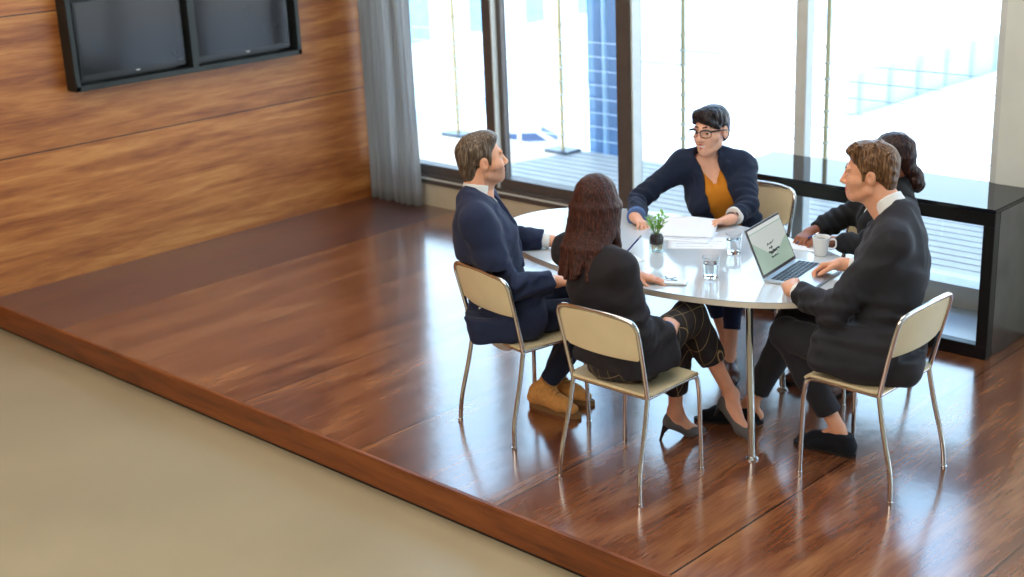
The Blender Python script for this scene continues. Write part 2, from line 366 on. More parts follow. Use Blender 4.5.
for iz in range(40):
    z = .015 + 4.6 * iz / 39; row = []
    for ix in range(141):
        u = ix / 140; x = .06 + .56 * u + .012 * math.sin(z * 1.7 + u * 9)
        amp = .035 * (.7 + .3 * math.sin(u * 31 + 1))
        row.append((x, 3.17 + amp * math.sin(u * 2 * PI * 8.5 + .6 * math.sin(u * 17) + .1 * math.sin(z * 2)) + .012 * math.sin(u * 71 + z * .6), z))
    rows.append(row)
o = MB().grid(rows).build('curtain', sheer); o.modifiers.new('thickness', 'SOLIDIFY').thickness = .0015
tag(o, 'grey sheer curtain hanging in the corner between timber wall and windows', 'curtain')

# ------------------------------------------------------------------ wall screens
scr = mat('screen_glass', (26, 24, 24), rough=.12, spec=.35, var=.1, bscale=3)
bez = mat('screen_bezel', (12, 13, 14), rough=.3, var=.1, bscale=9); fr_m = mat('screen_frame', (44, 48, 46), rough=.45, metal=.4, var=.1, bscale=9)
tv = empty('screen_frame', (0, 1.654, 1.53), label='black double frame on the timber wall, holding two screens side by side', cat='frame')
mb = MB(); T = .035; H0, H1 = -.31, .33; Wd = .911
mb.box((.06, 0, H0 + T / 2), (.12, 2 * Wd, T), bev=.003).box((.06, 0, H1 - T / 2), (.12, 2 * Wd, T), bev=.003)
mb.box((.06, -Wd + T / 2, (H0 + H1) / 2), (.12, T, H1 - H0 - .002), bev=.003).box((.06, Wd - T / 2, (H0 + H1) / 2), (.12, T, H1 - H0 - .002), bev=.003).box((.06, .0, (H0 + H1) / 2), (.119, .05, H1 - H0 - .002), bev=.003)
mb.build('surround', fr_m, tv)
MB().box((.008, 0, (H0 + H1) / 2), (.012, 2 * Wd - .02, H1 - H0 - .02)).build('back_panel', black_satin, tv, smooth=False)
for s, lb in ((-1, 'left dark screen in the black double frame on the timber wall'), (1, 'right dark screen in the black double frame on the timber wall')):
    sc_ = empty('display_screen', (0.015, 1.654 + s * .445, 1.53), label=lb, cat='screen', group='screens on the timber wall')
    MB().box((.035, 0, .0), (.05, .80, .50), bev=.006).build('housing', bez, sc_)
    MB().box((.0615, 0, .01), (.004, .765, .455)).build('glass', scr, sc_, smooth=False)
    MB().box((.063, .02, -.234), (.003, .03, .005)).build('sensor_bar', frame_grey, sc_, smooth=False)

# ------------------------------------------------------------------ console at the window
cs = empty('console', (4.55, 3.0, 0), label='black open console with glossy top standing at the window', cat='console')
x0, x1, y0, y1 = 3.70 - 4.55, 5.34 - 4.55, 2.745 - 3.0, 3.262 - 3.0
MB().box(((x0 + x1) / 2, (y0 + y1) / 2, .79), (x1 - x0, y1 - y0, .02), bev=.003).build('top', black_top, cs)
mb = MB().box(((x0 + x1) / 2, y0 + .03, .745), (x1 - x0, .06, .07), bev=.003).box(((x0 + x1) / 2, y0 + .03, .036), (x1 - x0, .06, .072), bev=.003)
mb.box((x1 - .03, y0 + .03, .39), (.06, .058, .64), bev=.002).box((x0 + .03, y0 + .03, .39), (.06, .058, .64), bev=.002)
mb.build('front_frame', black_satin, cs)
MB().box((x1 - .012, (y0 + y1) / 2 + .03, .39), (.024, y1 - y0 - .06, .78), bev=.002).build('side_panel', black_gloss, cs)
MB().box((x0 + .012, (y0 + y1) / 2 + .03, .39), (.024, y1 - y0 - .06, .78), bev=.002).build('side_panel', black_gloss, cs)
MB().box(((x0 + x1) / 2, (y0 + y1) / 2 + .03, .05), (x1 - x0 - .06, y1 - y0 - .08, .03)).build('bottom_shelf', mat('pale_shelf', (190, 206, 216), rough=.25, var=.03, bscale=5), cs)

# ------------------------------------------------------------------ chairs
def make_chair():
    root = empty('chair', (0, 0, 0))
    r = .0105
    # rear legs run up into the back frame as one inverted U; split at seat height
    for s in (-1, 1):
        pts = [(s * .222, -.225, .0), (s * .214, -.218, .12), (s * .205, -.165, .32), (s * .200, -.140, .452)]
        mb = MB().tube(fillet(pts, .1, 5), r, 12)
        mb.tube([(s * .222, -.225, .0), (s * .221, -.225, .014)], r + .002, 12); mb.build('leg', chrome, root)
        pts = [(s * .2, -.140, .450), (s * .2, .14, .450), (s * .2, .2, .443), (s * .204, .213, .36), (s * .214, .216, .0)]
        mb = MB().tube(fillet(pts, .045, 6), r, 12)
        mb.tube([(s * .214, .216, .0), (s * .214, .216, .014)], r + .002, 12); mb.build('leg', chrome, root)
    pts = [(-.2, -.140, .446), (-.207, -.178, .62), (-.212, -.222, .80), (-.10, -.236, .815), (.10, -.236, .815), (.212, -.222, .80), (.207, -.178, .62), (.2, -.140, .446)]
    MB().tube(fillet(pts, .06, 7), r, 12).build('back_frame', chrome, root)
    MB().tube([(-.2, -.140, .450), (.2, -.140, .450)], r * .9, 10).build('stretcher', chrome, root)
    # seat: thin dished shell with rolled front
    def shell(fn, nu, nv, th):
        top = [[fn(i / (nu - 1) * 2 - 1, j / (nv - 1)) for i in range(nu)] for j in range(nv)]
        mb = MB(); T = [Vector(p) for row in top for p in row]
        def nrm(j, i):
            a = Vector(top[j][min(i + 1, nu - 1)]) - Vector(top[j][max(i - 1, 0)]); b = Vector(top[min(j + 1, nv - 1)][i]) - Vector(top[max(j - 1, 0)][i]); return a.cross(b).normalized()
        B = [Vector(top[j][i]) - nrm(j, i) * th for j in range(nv) for i in range(nu)]
        N = nu * nv; fs = []
        for j in range(nv - 1):
            for i in range(nu - 1):
                a = j * nu + i; fs.append((a, a + 1, a + nu + 1, a + nu)); fs.append((N + a, N + a + nu, N + a + nu + 1, N + a + 1))
        for i in range(nu - 1): fs.append((i, N + i, N + i + 1, i + 1)); a = (nv - 1) * nu + i; fs.append((a, a + 1, N + a + 1, N + a))
        for j in range(nv - 1): a = j * nu; fs.append((a, a + nu, N + a + nu, N + a)); a = j * nu + nu - 1; fs.append((a, N + a, N + a + nu, a + nu))
        mb.add(T + B, fs); return mb
    def seat(u, v):
        x = u * (.215 - .02 * max(0, (v - .85) / .15) ** 2 - .025 * max(0, (.1 - v) / .1) ** 2); y = -.155 + .375 * v; z = .472 - .012 * (1 - u * u) * math.sin(PI * min(1, v / .9))
        if v > .85: z -= .03 * ((v - .85) / .15) ** 2
        return (x, y, z)
    shell(seat, 15, 21, .012).build('seat', cream, root)
    def back(u, v):
        c = 1 - max(0, (abs(v - .5) * 2 - .72) / .28) ** 2.2 * .1
        x = u * .202 * c; z = .618 + .188 * v; y = -.177 - .046 * v - .024 * (1 - u * u)
        return (x, y, z)
    shell(back, 17, 13, .010).build('backrest', cream, root)
    return root
ch0 = make_chair()
CH = [((4.745, .59), 0.0, 'cream chair with the woman in plaid trousers on it, chrome legs', ),
      ((4.0, .71), -10.8, 'cream chair under the man in the navy suit and tan boots'),
      ((5.53, 1.245), 88.5, 'cream chair under the man typing on the laptop'),
      ((4.12, 2.30), 181, 'cream chair behind the woman in the mustard top, its back against the console'),
      ((4.93, 2.05), 165, 'cream chair of the dark-haired woman hidden behind the man at the laptop')]
for i, (p, a, lb) in enumerate(CH):
    c = ch0 if i == 0 else copy_tree(ch0)
    c.location = (p[0], p[1], 0); c.rotation_euler = (0, 0, math.radians(a)); tag(c, lb, 'chair', 'cream chairs round the meeting table')

# ------------------------------------------------------------------ table
TZ = .74; TC = (4.31, 1.43); TA, TB, TR = 1.02, .545, math.radians(-4)
def tpt(t, k=1.0):
    e_ = 2 / 2.15; c, s = math.cos(t), math.sin(t)
    x = TA * k * math.copysign(abs(c) ** e_, c); y = TB * k * math.copysign(abs(s) ** e_, s) * (1 if k == 1 else 1)
    return (x, y)
tb = empty('meeting_table', (TC[0], TC[1], 0), TR, label='white oval meeting table with chrome legs', cat='table')
ol = [tpt(2 * PI * i / 96) for i in range(96)]
mb = MB().prism(ol, TZ - .004, TZ); mb.build('tabletop', table_white, tb)
mb = MB().prism([(x * .999, y * .999) for x, y in ol], TZ - .028, TZ - .004); mb.build('edge_band', table_edge, tb)
ca, sa = math.cos(-TR), math.sin(-TR)
def tloc(x, y): dx, dy = x - TC[0], y - TC[1]; return (dx * ca - dy * sa, dx * sa + dy * ca)
for (top, foot) in (((4.995, 1.10), (5.069, 1.031)), ((3.95, 1.10), (3.93, 1.06)), ((4.72, 1.72), (4.74, 1.79)), ((3.75, 1.68), (3.70, 1.75))):
    a = tloc(*top); b = tloc(*foot)
    MB().tube([(a[0], a[1], TZ - .028), (b[0], b[1], .012)], .0165, 16).lathe([(0, .016), (.02, .016), (.03, .006), (.03, 0), (0, 0)], (b[0], b[1], 0), 20).lathe([(0, TZ - .028), (.035, TZ - .028), (.035, TZ - .034), (0, TZ - .034)], (a[0], a[1], 0), 20).build('leg', chrome, tb)
# ------------------------------------------------------------------ organic surfaces: smooth-blended volumes turned into one mesh
V3 = lambda *a: np.array(a if len(a) > 1 else a[0], dtype=np.float64)
def unit(v): v = V3(v); return v / (np.linalg.norm(v) + 1e-12)
class P:
    """one primitive volume; k = blend radius, mode u(nion) / s(ubtract) / i(ntersect)"""
    def __init__(s, kind, *a, k=.01, mode='u', M=None, sc=None):
        s.kind, s.a, s.k, s.mode, s.M, s.sc = kind, a, k, mode, M, sc
        if kind in ('cap', 'cyl'):
            p, q, ra, rb = a; s.c = (V3(p) + V3(q)) / 2; s.R = np.linalg.norm(V3(p) - V3(q)) / 2 + max(ra, rb) * max(1, *(sc or (1,)))
        elif kind == 'ell': s.c = V3(a[0]); s.R = max(a[1])
        elif kind == 'box': s.c = V3(a[0]); s.R = float(np.linalg.norm(a[1]))
        elif kind == 'grp':
            cs = [q.c for q in a[0] if q.R < 5]; s.c = np.mean(cs, 0); s.R = max(np.linalg.norm(q.c - s.c) + q.R for q in a[0] if q.R < 5)
        else: s.c = V3(0, 0, 0); s.R = 1e3
    def d(s, X):
        if s.kind == 'cap' or s.kind == 'cyl':
            p, q, ra, rb = s.a; p = V3(p); q = V3(q)
            if s.M is not None:
                Y = (X - p) @ s.M.T / V3(s.sc); ab = (s.M @ (q - p)) / V3(s.sc); f = .5 * (min(s.sc) + 1)
            else: Y = X - p; ab = q - p; f = 1
            L2 = ab @ ab + 1e-12; t = (Y @ ab) / L2
            if s.kind == 'cap':
                tt = np.clip(t, 0, 1); e = Y - tt[..., None] * ab
                return (np.sqrt((e * e).sum(-1)) - (ra + (rb - ra) * tt)) * f
            L = math.sqrt(L2); e = Y - t[..., None] * ab; tc_ = np.clip(t, 0, 1)
            dr = np.sqrt((e * e).sum(-1)) - (ra + (rb - ra) * tc_); da = np.maximum(-t, t - 1) * L
            return (np.minimum(np.maximum(dr, da), 0) + np.sqrt(np.maximum(dr, 0) ** 2 + np.maximum(da, 0) ** 2)) * f
        if s.kind == 'ell':
            c, r = V3(s.a[0]), V3(s.a[1]); Y = X - c
            if s.M is not None: Y = Y @ s.M.T
            k0 = np.sqrt(((Y / r) ** 2).sum(-1)); k1 = np.sqrt(((Y / (r * r)) ** 2).sum(-1)) + 1e-9
            return k0 * (k0 - 1) / k1
        if s.kind == 'box':
            c, h, rr = V3(s.a[0]), V3(s.a[1]), s.a[2]; Y = X - c
            if s.M is not None: Y = Y @ s.M.T
            q = np.abs(Y) - (h - rr); return np.sqrt((np.maximum(q, 0) ** 2).sum(-1)) + np.minimum(q.max(-1), 0) - rr
        if s.kind == 'half':       # volume on the far side: (x-p).n < 0 is inside
            return (X - V3(s.a[0])) @ unit(s.a[1])
        if s.kind == 'grp': return evalp(s.a[0], X)
        raise ValueError(s.kind)
def comb(d, q, k, mode):
    if mode == 'u':
        h = np.maximum(k - np.abs(d - q), 0) / max(k, 1e-6); return np.minimum(d, q) - h * h * k * .25
    if mode == 's': q = -q
    h = np.maximum(k - np.abs(d - q), 0) / max(k, 1e-6); return np.maximum(d, q) + h * h * k * .25
def evalp(prims, X, C_=None, half=0):
    d = np.full(X.shape[:-1], 1.0)
    for p in prims:
        if C_ is not None and p.R < 100:
            sel = np.nonzero(((C_ - p.c) ** 2).sum(-1) < (p.R + half + p.k + .03) ** 2)[0]
            if not len(sel): continue
            d[sel] = comb(d[sel], p.d(X[sel]), p.k, p.mode)
        else: d = comb(d, p.d(X), p.k, p.mode)
    return d
def wave(X, f, seed):
    r = np.random.default_rng(seed); out = np.zeros(X.shape[:-1])
    for i in range(5):
        w = r.normal(size=3); w *= f * r.uniform(.6, 1.5) / np.linalg.norm(w)
        out += np.sin(X @ w + r.uniform(0, 6.3) + 1.3 * np.sin(X @ (r.normal(size=3) * f * .4)))
    return out / 5
def surface(prims, h, noise=None):
    """surface nets on a sparse block grid -> (verts, quads)"""
    us = [p for p in prims if p.mode == 'u']
    lo = np.min([p.c - p.R for p in us], 0) - 3 * h; hi = np.max([p.c + p.R for p in us], 0) + 3 * h
    B = 8; nb = np.ceil((hi - lo) / (h * B)).astype(int); n = nb * B
    g = np.stack(np.meshgrid(*[np.arange(q) for q in nb], indexing='ij'), -1).reshape(-1, 3)
    cen = lo + (g * B + (B - 1) / 2) * h; half = B * h * .87
    dc = evalp(prims, cen); act = np.abs(dc) < half * 1.6 + .012
    D = np.repeat(np.repeat(np.repeat(np.where(dc < 0, -1., 1.).astype(np.float32).reshape(nb), B, 0), B, 1), B, 2)
    ga = g[act]; ii = np.stack(np.meshgrid(*[np.arange(B)] * 3, indexing='ij'), -1).reshape(-1, 3)
    for s in range(0, len(ga), 3000):
        q = ga[s:s + 3000]; I = q[:, None, :] * B + ii[None]; X = lo + I * h
        d = evalp(prims, X, lo + (q * B + (B - 1) / 2) * h, half)
        if noise is not None: d = d + noise(X)
        D[I[..., 0], I[..., 1], I[..., 2]] = d
    ins = D < 0
    cnt = np.zeros(tuple(n - 1), np.int8)
    for o in np.ndindex(2, 2, 2): cnt += ins[o[0]:n[0] - 1 + o[0], o[1]:n[1] - 1 + o[1], o[2]:n[2] - 1 + o[2]]
    cells = np.argwhere((cnt > 0) & (cnt < 8)); idm = np.full(tuple(n - 1), -1, np.int32); idm[tuple(cells.T)] = np.arange(len(cells))
    cor = np.array(list(np.ndindex(2, 2, 2))); val = np.stack([D[tuple((cells + c).T)] for c in cor], 1).astype(np.float64)
    acc = np.zeros((len(cells), 3)); num = np.zeros(len(cells))
    for a in range(8):
        for ax in range(3):
            if cor[a][ax]: continue
            b = a + (4, 2, 1)[ax]; va, vb = val[:, a], val[:, b]; m_ = (va < 0) != (vb < 0)
            t = np.where(m_, va / np.where(m_, va - vb, 1), 0); pt = cor[a] + t[:, None] * (cor[b] - cor[a])
            acc += pt * m_[:, None]; num += m_
    verts = lo + (cells + acc / num[:, None]) * h
    quads = []
    for ax in range(3):
        u, v = [(1, 2), (2, 0), (0, 1)][ax]
        sl0 = [slice(None)] * 3; sl1 = [slice(None)] * 3; sl0[ax] = slice(0, -1); sl1[ax] = slice(1, None)
        E_ = np.argwhere(ins[tuple(sl0)] != ins[tuple(sl1)])
        E_ = E_[(E_[:, u] > 0) & (E_[:, v] > 0) & (E_[:, u] < n[u] - 1) & (E_[:, v] < n[v] - 1)]
        du = np.zeros(3, int); dv = np.zeros(3, int); du[u] = 1; dv[v] = 1
        qd = np.stack([idm[tuple((E_ + o).T)] for o in (-du - dv, -dv, 0 * du, -du)], 1)
        fl = ~ins[tuple(E_.T)]; qd[fl] = qd[fl][:, ::-1]; quads.append(qd)
    quads = np.concatenate(quads); quads = quads[(quads >= 0).all(1)]
    # light smoothing
    e = np.concatenate([quads[:, [0, 1]], quads[:, [1, 2]], quads[:, [2, 3]], quads[:, [3, 0]]]); e = np.concatenate([e, e[:, ::-1]])
    deg = np.bincount(e[:, 0], minlength=len(verts))[:, None]
    for w in (.5, -.25, .4):
        sm = np.stack([np.bincount(e[:, 0], weights=verts[e[:, 1], i], minlength=len(verts)) for i in range(3)], 1) / np.maximum(deg, 1)
        verts = verts + w * (sm - verts)
    return verts, quads
def blob(name, prims, h, mats, parent, noise=None, region=None):
    vs, fs = surface(prims, h, noise)
    base = V3(parent_loc(parent))
    me = bpy.data.meshes.new(name); me.vertices.add(len(vs)); me.vertices.foreach_set('co', (vs - base).astype(np.float32).ravel())
    me.loops.add(len(fs) * 4); me.loops.foreach_set('vertex_index', fs.astype(np.int32).ravel())
    me.polygons.add(len(fs)); me.polygons.foreach_set('loop_start', np.arange(0, len(fs) * 4, 4, dtype=np.int32))
    me.update(calc_edges=True)
    if not isinstance(mats, (list, tuple)): mats = [mats]
    for q in mats: me.materials.append(q)
    if region is not None: me.polygons.foreach_set('material_index', region(vs[fs].mean(1)).astype(np.int32))
    me.polygons.foreach_set('use_smooth', np.ones(len(fs), bool)); me.validate()
    return link(bpy.data.objects.new(name, me), parent)
def parent_loc(o):
    v = Vector((0, 0, 0))
    while o is not None: v += o.location; o = o.parent
    return tuple(v)

# ------------------------------------------------------------------ people
def hmat(name, dark, mid, lt, axis_scale=(60, 60, 4), rough=.36):
    M = bpy.data.materials.new(name); M.use_nodes = True; n = M.node_tree.nodes; l = M.node_tree.links; b = n['Principled BSDF']
    t = n.new('ShaderNodeTexCoord'); mp = n.new('ShaderNodeMapping'); mp.inputs['Scale'].default_value = axis_scale
    ns = n.new('ShaderNodeTexNoise'); ns.inputs['Scale'].default_value = 2.5; ns.inputs['Detail'].default_value = 4
    r = n.new('ShaderNodeValToRGB'); r.color_ramp.elements[0].position = .32; r.color_ramp.elements[0].color = lin(dark); r.color_ramp.elements[1].position = .72; r.color_ramp.elements[1].color = lin(lt); q = r.color_ramp.elements.new(.5); q.color = lin(mid)
    bp = n.new('ShaderNodeBump'); bp.inputs['Strength'].default_value = .5; bp.inputs['Distance'].default_value = .006
    l.new(t.outputs['Object'], mp.inputs[0]); l.new(mp.outputs[0], ns.inputs['Vector']); l.new(ns.outputs['Fac'], r.inputs[0]); l.new(r.outputs[0], b.inputs['Base Color']); l.new(ns.outputs['Fac'], bp.inputs['Height']); l.new(bp.outputs[0], b.inputs['Normal'])
    b.inputs['Roughness'].default_value = rough; b.inputs['Specular IOR Level'].default_value = .22
    MATS[name] = M; return M
def skin(name, c): return mat(name, c, rough=.48, var=.05, bscale=30, bump=.015, sss=.15, spec=.35)
skin_tan = skin('skin_tan', (226, 164, 130)); skin_fair = skin('skin_fair', (234, 178, 150)); skin_rosy = skin('skin_rosy', (228, 166, 136)); skin_brown = skin('skin_brown', (150, 98, 74)); skin_light = skin('skin_light', (224, 164, 136))
lip_m = mat('lip_tint', (198, 104, 92), rough=.4, var=.05, bscale=30); stubble = mat('stubble_skin', (198, 146, 118), rough=.55, var=.12, bscale=180, spec=.3)
eye_white = mat('eye_white', (232, 228, 222), rough=.2, var=.02, bscale=30); iris_m = mat('iris', (58, 44, 34), rough=.15, var=.1, bscale=200); tooth = mat('teeth', (240, 236, 226), rough=.3, var=.02, bscale=40)
def cloth(name, c, **k):
    kw = dict(rough=.82, spec=.3, var=.10, bscale=420, bump=.12, sheen=.05); kw.update(k); return mat(name, c, **kw)
navy = cloth('navy_wool', (34, 42, 68)); navy_dark = cloth('dark_navy_wool', (26, 35, 56)); charcoal = cloth('charcoal_wool', (42, 41, 46)); black_knit = cloth('black_knit', (34, 30, 34)); black_cloth = cloth('black_cloth', (22, 22, 26))
shirt_white = cloth('white_cotton', (232, 230, 226), sheen=0); shirt_blue = cloth('blue_cotton', (88, 116, 164), sheen=0); mustard = cloth('mustard_cotton', (196, 122, 28)); denim = cloth('navy_denim', (34, 48, 84)); olive = cloth('olive_cotton', (82, 78, 52))
tan_suede = cloth('tan_suede', (196, 138, 74), var=.14, bscale=60); tan_sole = mat('tan_sole', (120, 86, 48), rough=.7, var=.1, bscale=40); black_suede = cloth('black_suede', (20, 22, 30), bscale=120); black_sole = mat('black_sole', (16, 16, 18), rough=.6, var=.1, bscale=40)
brown_leather = mat('brown_leather', (92, 56, 38), rough=.4, var=.12, bscale=40); grey_suede = cloth('grey_suede', (96, 92, 92), bscale=120); heel_black = mat('heel_black', (22, 20, 22), rough=.35, var=.1, bscale=40)
# plaid trousers: thin gold lines on black
pl = bpy.data.materials.new('plaid_cloth'); pl.use_nodes = True; n_ = pl.node_tree.nodes; l_ = pl.node_tree.links; b_ = n_['Principled BSDF']; b_.inputs['Roughness'].default_value = .85
t_ = n_.new('ShaderNodeTexCoord'); mp_ = n_.new('ShaderNodeMapping'); mp_.inputs['Rotation'].default_value = (math.radians(24), 0, math.radians(6)); s_ = n_.new('ShaderNodeSeparateXYZ'); l_.new(t_.outputs['Object'], mp_.inputs[0]); l_.new(mp_.outputs[0], s_.inputs[0])
def mth(op, a, b=None):
    q = n_.new('ShaderNodeMath'); q.operation = op
    for i, v in enumerate((a, b)):
        if v is None: continue
        if isinstance(v, (int, float)): q.inputs[i].default_value = v
        else: l_.new(v, q.inputs[i])
    return q.outputs[0]
lx = mth('LESS_THAN', mth('FRACT', mth('DIVIDE', s_.outputs[0], .052)), .040); ly = mth('LESS_THAN', mth('FRACT', mth('DIVIDE', s_.outputs[1], .058)), .04)
mx_ = n_.new('ShaderNodeMix'); mx_.data_type = 'RGBA'; mx_.inputs[6].default_value = lin((34, 30, 34)); mx_.inputs[7].default_value = lin((158, 134, 92)); l_.new(mth('MAXIMUM', lx, ly), mx_.inputs[0]); l_.new(mx_.outputs[2], b_.inputs['Base Color'])
plaid = pl

def suit(F, seed, amp=.0075, f=26):
    base = creases(amp, f, seed); U = F.u
    arms = [(V3(E_), unit(V3(W_) - V3(S_)), unit(V3(E_) - (V3(S_) + V3(W_)) / 2)) for S_, E_, W_ in ((F.sR, F.eR, F.wR), (F.sL, F.eL, F.wL))]
    def fn(X):
        d = base(X)
        for i, (E_, ax, out) in enumerate(arms):
            Y = X - E_; s = Y @ ax; r2 = (Y * Y).sum(-1); j = .012 * wave(X, 30, seed + i)
            d = d + .0062 * np.sin((s + j) * 2 * PI / .042) * np.exp(-r2 / .0130) * np.clip(.55 - (Y @ out) * 7, .15, 1)
        for c, wl, am, R2 in ((F.p(0, 0, .13), .062, .0050, .030), (F.t(0, 0, -.10), .11, .0028, .05)):
            Y = X - c; s = Y @ U + .25 * (Y @ F.r); d = d + am * np.sin((s + .02 * wave(X, 14, seed + 9)) * 2 * PI / wl) * np.exp(-((Y @ U) ** 2) / (R2 * .35))
        return d
    return fn
class Fig:
    """joint positions in room metres; fwd = where the chest faces"""
    def __init__(s, **k):
        s.__dict__.update(k); s.base = V3(k['base'])
        s.u = unit(V3(s.mid) - V3(s.pel)); r = unit(V3(s.sR) - V3(s.sL)); s.f = unit(np.cross(s.u, r)); s.r = np.cross(s.f, s.u)
        s.M = np.stack([s.r, s.f, s.u]); s.pel = V3(s.pel); s.mid = V3(s.mid)
        # head frame from face yaw / pitch / roll
        y = unit(s.face); x = unit(np.cross(y, V3(0, 0, 1))); x = unit(x + V3(0, 0, 1) * getattr(s, 'roll', 0)); z = np.cross(x, y)
        s.H = np.stack([x, y, z]); s.hs = getattr(s, 'hs', 1.0); s.hd = V3(s.hd)
    def h(s, x, y, z): return s.hd + (V3(x, y, z) * s.hs) @ s.H
    def t(s, x, y, z): return s.mid + s.r * x + s.f * y + s.u * z      # from the point between the shoulders
    def p(s, x, y, z): return s.pel + s.r * x + s.f * y + s.u * z
def head_prims(F):
    h, H, q = F.h, F.H, F.hs; L = []
    E = lambda c, r, k=.012, mode='u': L.append(P('ell', h(*c), tuple(v * q for v in r), M=H, k=k, mode=mode))
    Cc = lambda a, b, ra, rb, k=.01, mode='u': L.append(P('cap', h(*a), h(*b), ra * q, rb * q, k=k, mode=mode))
    E((0, -.014, .045), (.073, .093, .078)); fm = getattr(F, 'fem', 0); jw = .86 if fm else 1.0
    E((0, .028, -.015), (.060 if fm else .062, .066, .086), .03); E((0, .036, -.07), (.048 * jw, .050, .042), .03)
    Cc((0, .070, -.096), (0, .074, -.090), .019, .019, .025)
    for s in (-1, 1):
        Cc((s * .040, .062, -.020), (s * .052, .040, -.022), .020, .018, .02); Cc((s * .052 * jw, .0, -.062), (s * .03 * jw, .055, -.088), .014 if fm else .019, .013 if fm else .017, .02)
    Cc((-.034, .082, .030), (.034, .082, .030), .011, .011, .014)
    for s in (-1, 1): E((s * .031, .098, .005), (.018, .0145, .0105), .012, 's')
    Cc((0, .088, .018), (0, .106, -.020), .009, .0115, .010); E((0, .109, -.026), (.0125, .0125, .011), .008)
    for s in (-1, 1): E((s * .0125, .099, -.030), (.009, .011, .009), .007)
    E((0, .080, -.060), (.028, .018, .020), .014)
    if getattr(F, 'smile', 0):
        E((0, .100, -.0605), (.028, .020, .0068), .004, 's')
        for s in (-1, 1): Cc((s * .030, .074, -.036), (s * .036, .066, -.050), .014, .012, .016)
    for s in (-1, 1):   # lids
        c = h(s * .031, .0755, .0045)
        L.append(P('grp', [P('ell', c, (.0148 * q,) * 3, M=H), P('half', c + H[2] * .0035 * q + H[1] * .0, -H[2] - H[1] * .15, mode='i', k=.002)], k=.006))
        L.append(P('grp', [P('ell', c, (.0144 * q,) * 3, M=H), P('half', c - H[2] * .0050 * q, H[2], mode='i', k=.002)], k=.006))
    for s in (-1, 1):   # ears
        L.append(P('grp', [P('ell', h(s * .075, -.012, -.002), (.009 * q, .020 * q, .032 * q), M=H), P('ell', h(s * .086, -.006, .002), (.009 * q, .011 * q, .019 * q), M=H, k=.004, mode='s')], k=.006))
    return L
def neck_prims(F, r):
    a = F.h(0, -.028, -.05); b = F.t(0, -.005, .035); c = F.t(0, .0, -.02)
    return [P('cap', a, b, r * .98, r * 1.05, k=.016), P('cap', b, c, r * 1.05, r * 1.3, k=.03), P('cap', F.h(0, .012, -.085), F.t(0, .035, .0), r * .55, r * .55, k=.025)]
def hand_prims(W, Fd, N, right, s=1.0, curl=(.5, .6, .4), spread=.10, thumb=(.6, .5), curls=None):
    """wrist point, finger direction, palm-facing direction"""
    Fd = unit(Fd); N = unit(V3(N) - Fd * (V3(N) @ Fd)); T = np.cross(Fd, N) if right else np.cross(N, Fd)
    pt = lambda t, f, n: W + (T * t + Fd * f + N * n) * s
    G = [P('cap', pt(-.006, -.02, 0), pt(-.004, .012, 0), .027 * s, .027 * s, k=.02)]
    mcp = [(.030, .090), (.010, .094), (-.010, .090), (-.028, .081)]
    G.append(P('cap', pt(.012, .02, 0), pt(.030, .082, 0), .016 * s, .0135 * s, k=.014)); G.append(P('cap', pt(.002, .015, 0), pt(.010, .086, -.002), .017 * s, .0135 * s, k=.014))
    G.append(P('cap', pt(-.006, .015, 0), pt(-.010, .083, -.001), .017 * s, .013 * s, k=.014)); G.append(P('cap', pt(-.014, .02, .001), pt(-.027, .073, .001), .016 * s, .012 * s, k=.014))
    out = [P('grp', G, k=.015)]
    lens = [(.043, .026, .020), (.047, .030, .021), (.044, .028, .021), (.034, .021, .019)]
    for i in range(4):
        c = curls[i] if curls else curl; t0, f0 = mcp[i]; a = pt(t0, f0 - .006, 0); ang = 0; sp = (1.5 - i) * spread; fp = []
        r0 = (.0092, .0095, .009, .008)[i]
        for j in range(3):
            ang += c[j] + (.04 * i if j == 0 else 0); dv = (Fd * math.cos(sp) + T * math.sin(sp)) * math.cos(ang) + N * math.sin(ang)
            b = a + dv * lens[i][j] * s; fp.append(P('cap', a, b, (r0 - .0006 * j) * s, (r0 - .0006 * (j + 1)) * s, k=.003)); a = b
        out.append(P('grp', fp, k=.004))
    a = pt(.024, .022, .006); fp = []; ab, cu = thumb; d0 = unit(T * math.sin(ab + .25) + Fd * math.cos(ab + .25) + N * .35)
    b = a + d0 * .040 * s; fp.append(P('cap', a, b, .0145 * s, .012 * s, k=.004))
    d1 = unit(d0 + Fd * cu * .6 + N * cu * .3 - T * cu * .5); c_ = b + d1 * .032 * s; fp.append(P('cap', b, c_, .0112 * s, .0102 * s, k=.004))
    d2 = unit(d1 + Fd * cu * .4 + N * cu * .4 - T * cu * .6); fp.append(P('cap', c_, c_ + d2 * .024 * s, .0102 * s, .0086 * s, k=.004)); out.append(P('grp', fp, k=.008))
    return out
def foot_prims(A, heel, ball, toe, s=1.0):
    return [P('cap', A, heel, .031 * s, .026 * s, k=.02), P('cap', A, ball, .032 * s, .024 * s, k=.025), P('cap', heel, ball, .025 * s, .026 * s, k=.025), P('cap', ball, toe, .028 * s, .017 * s, k=.02)]
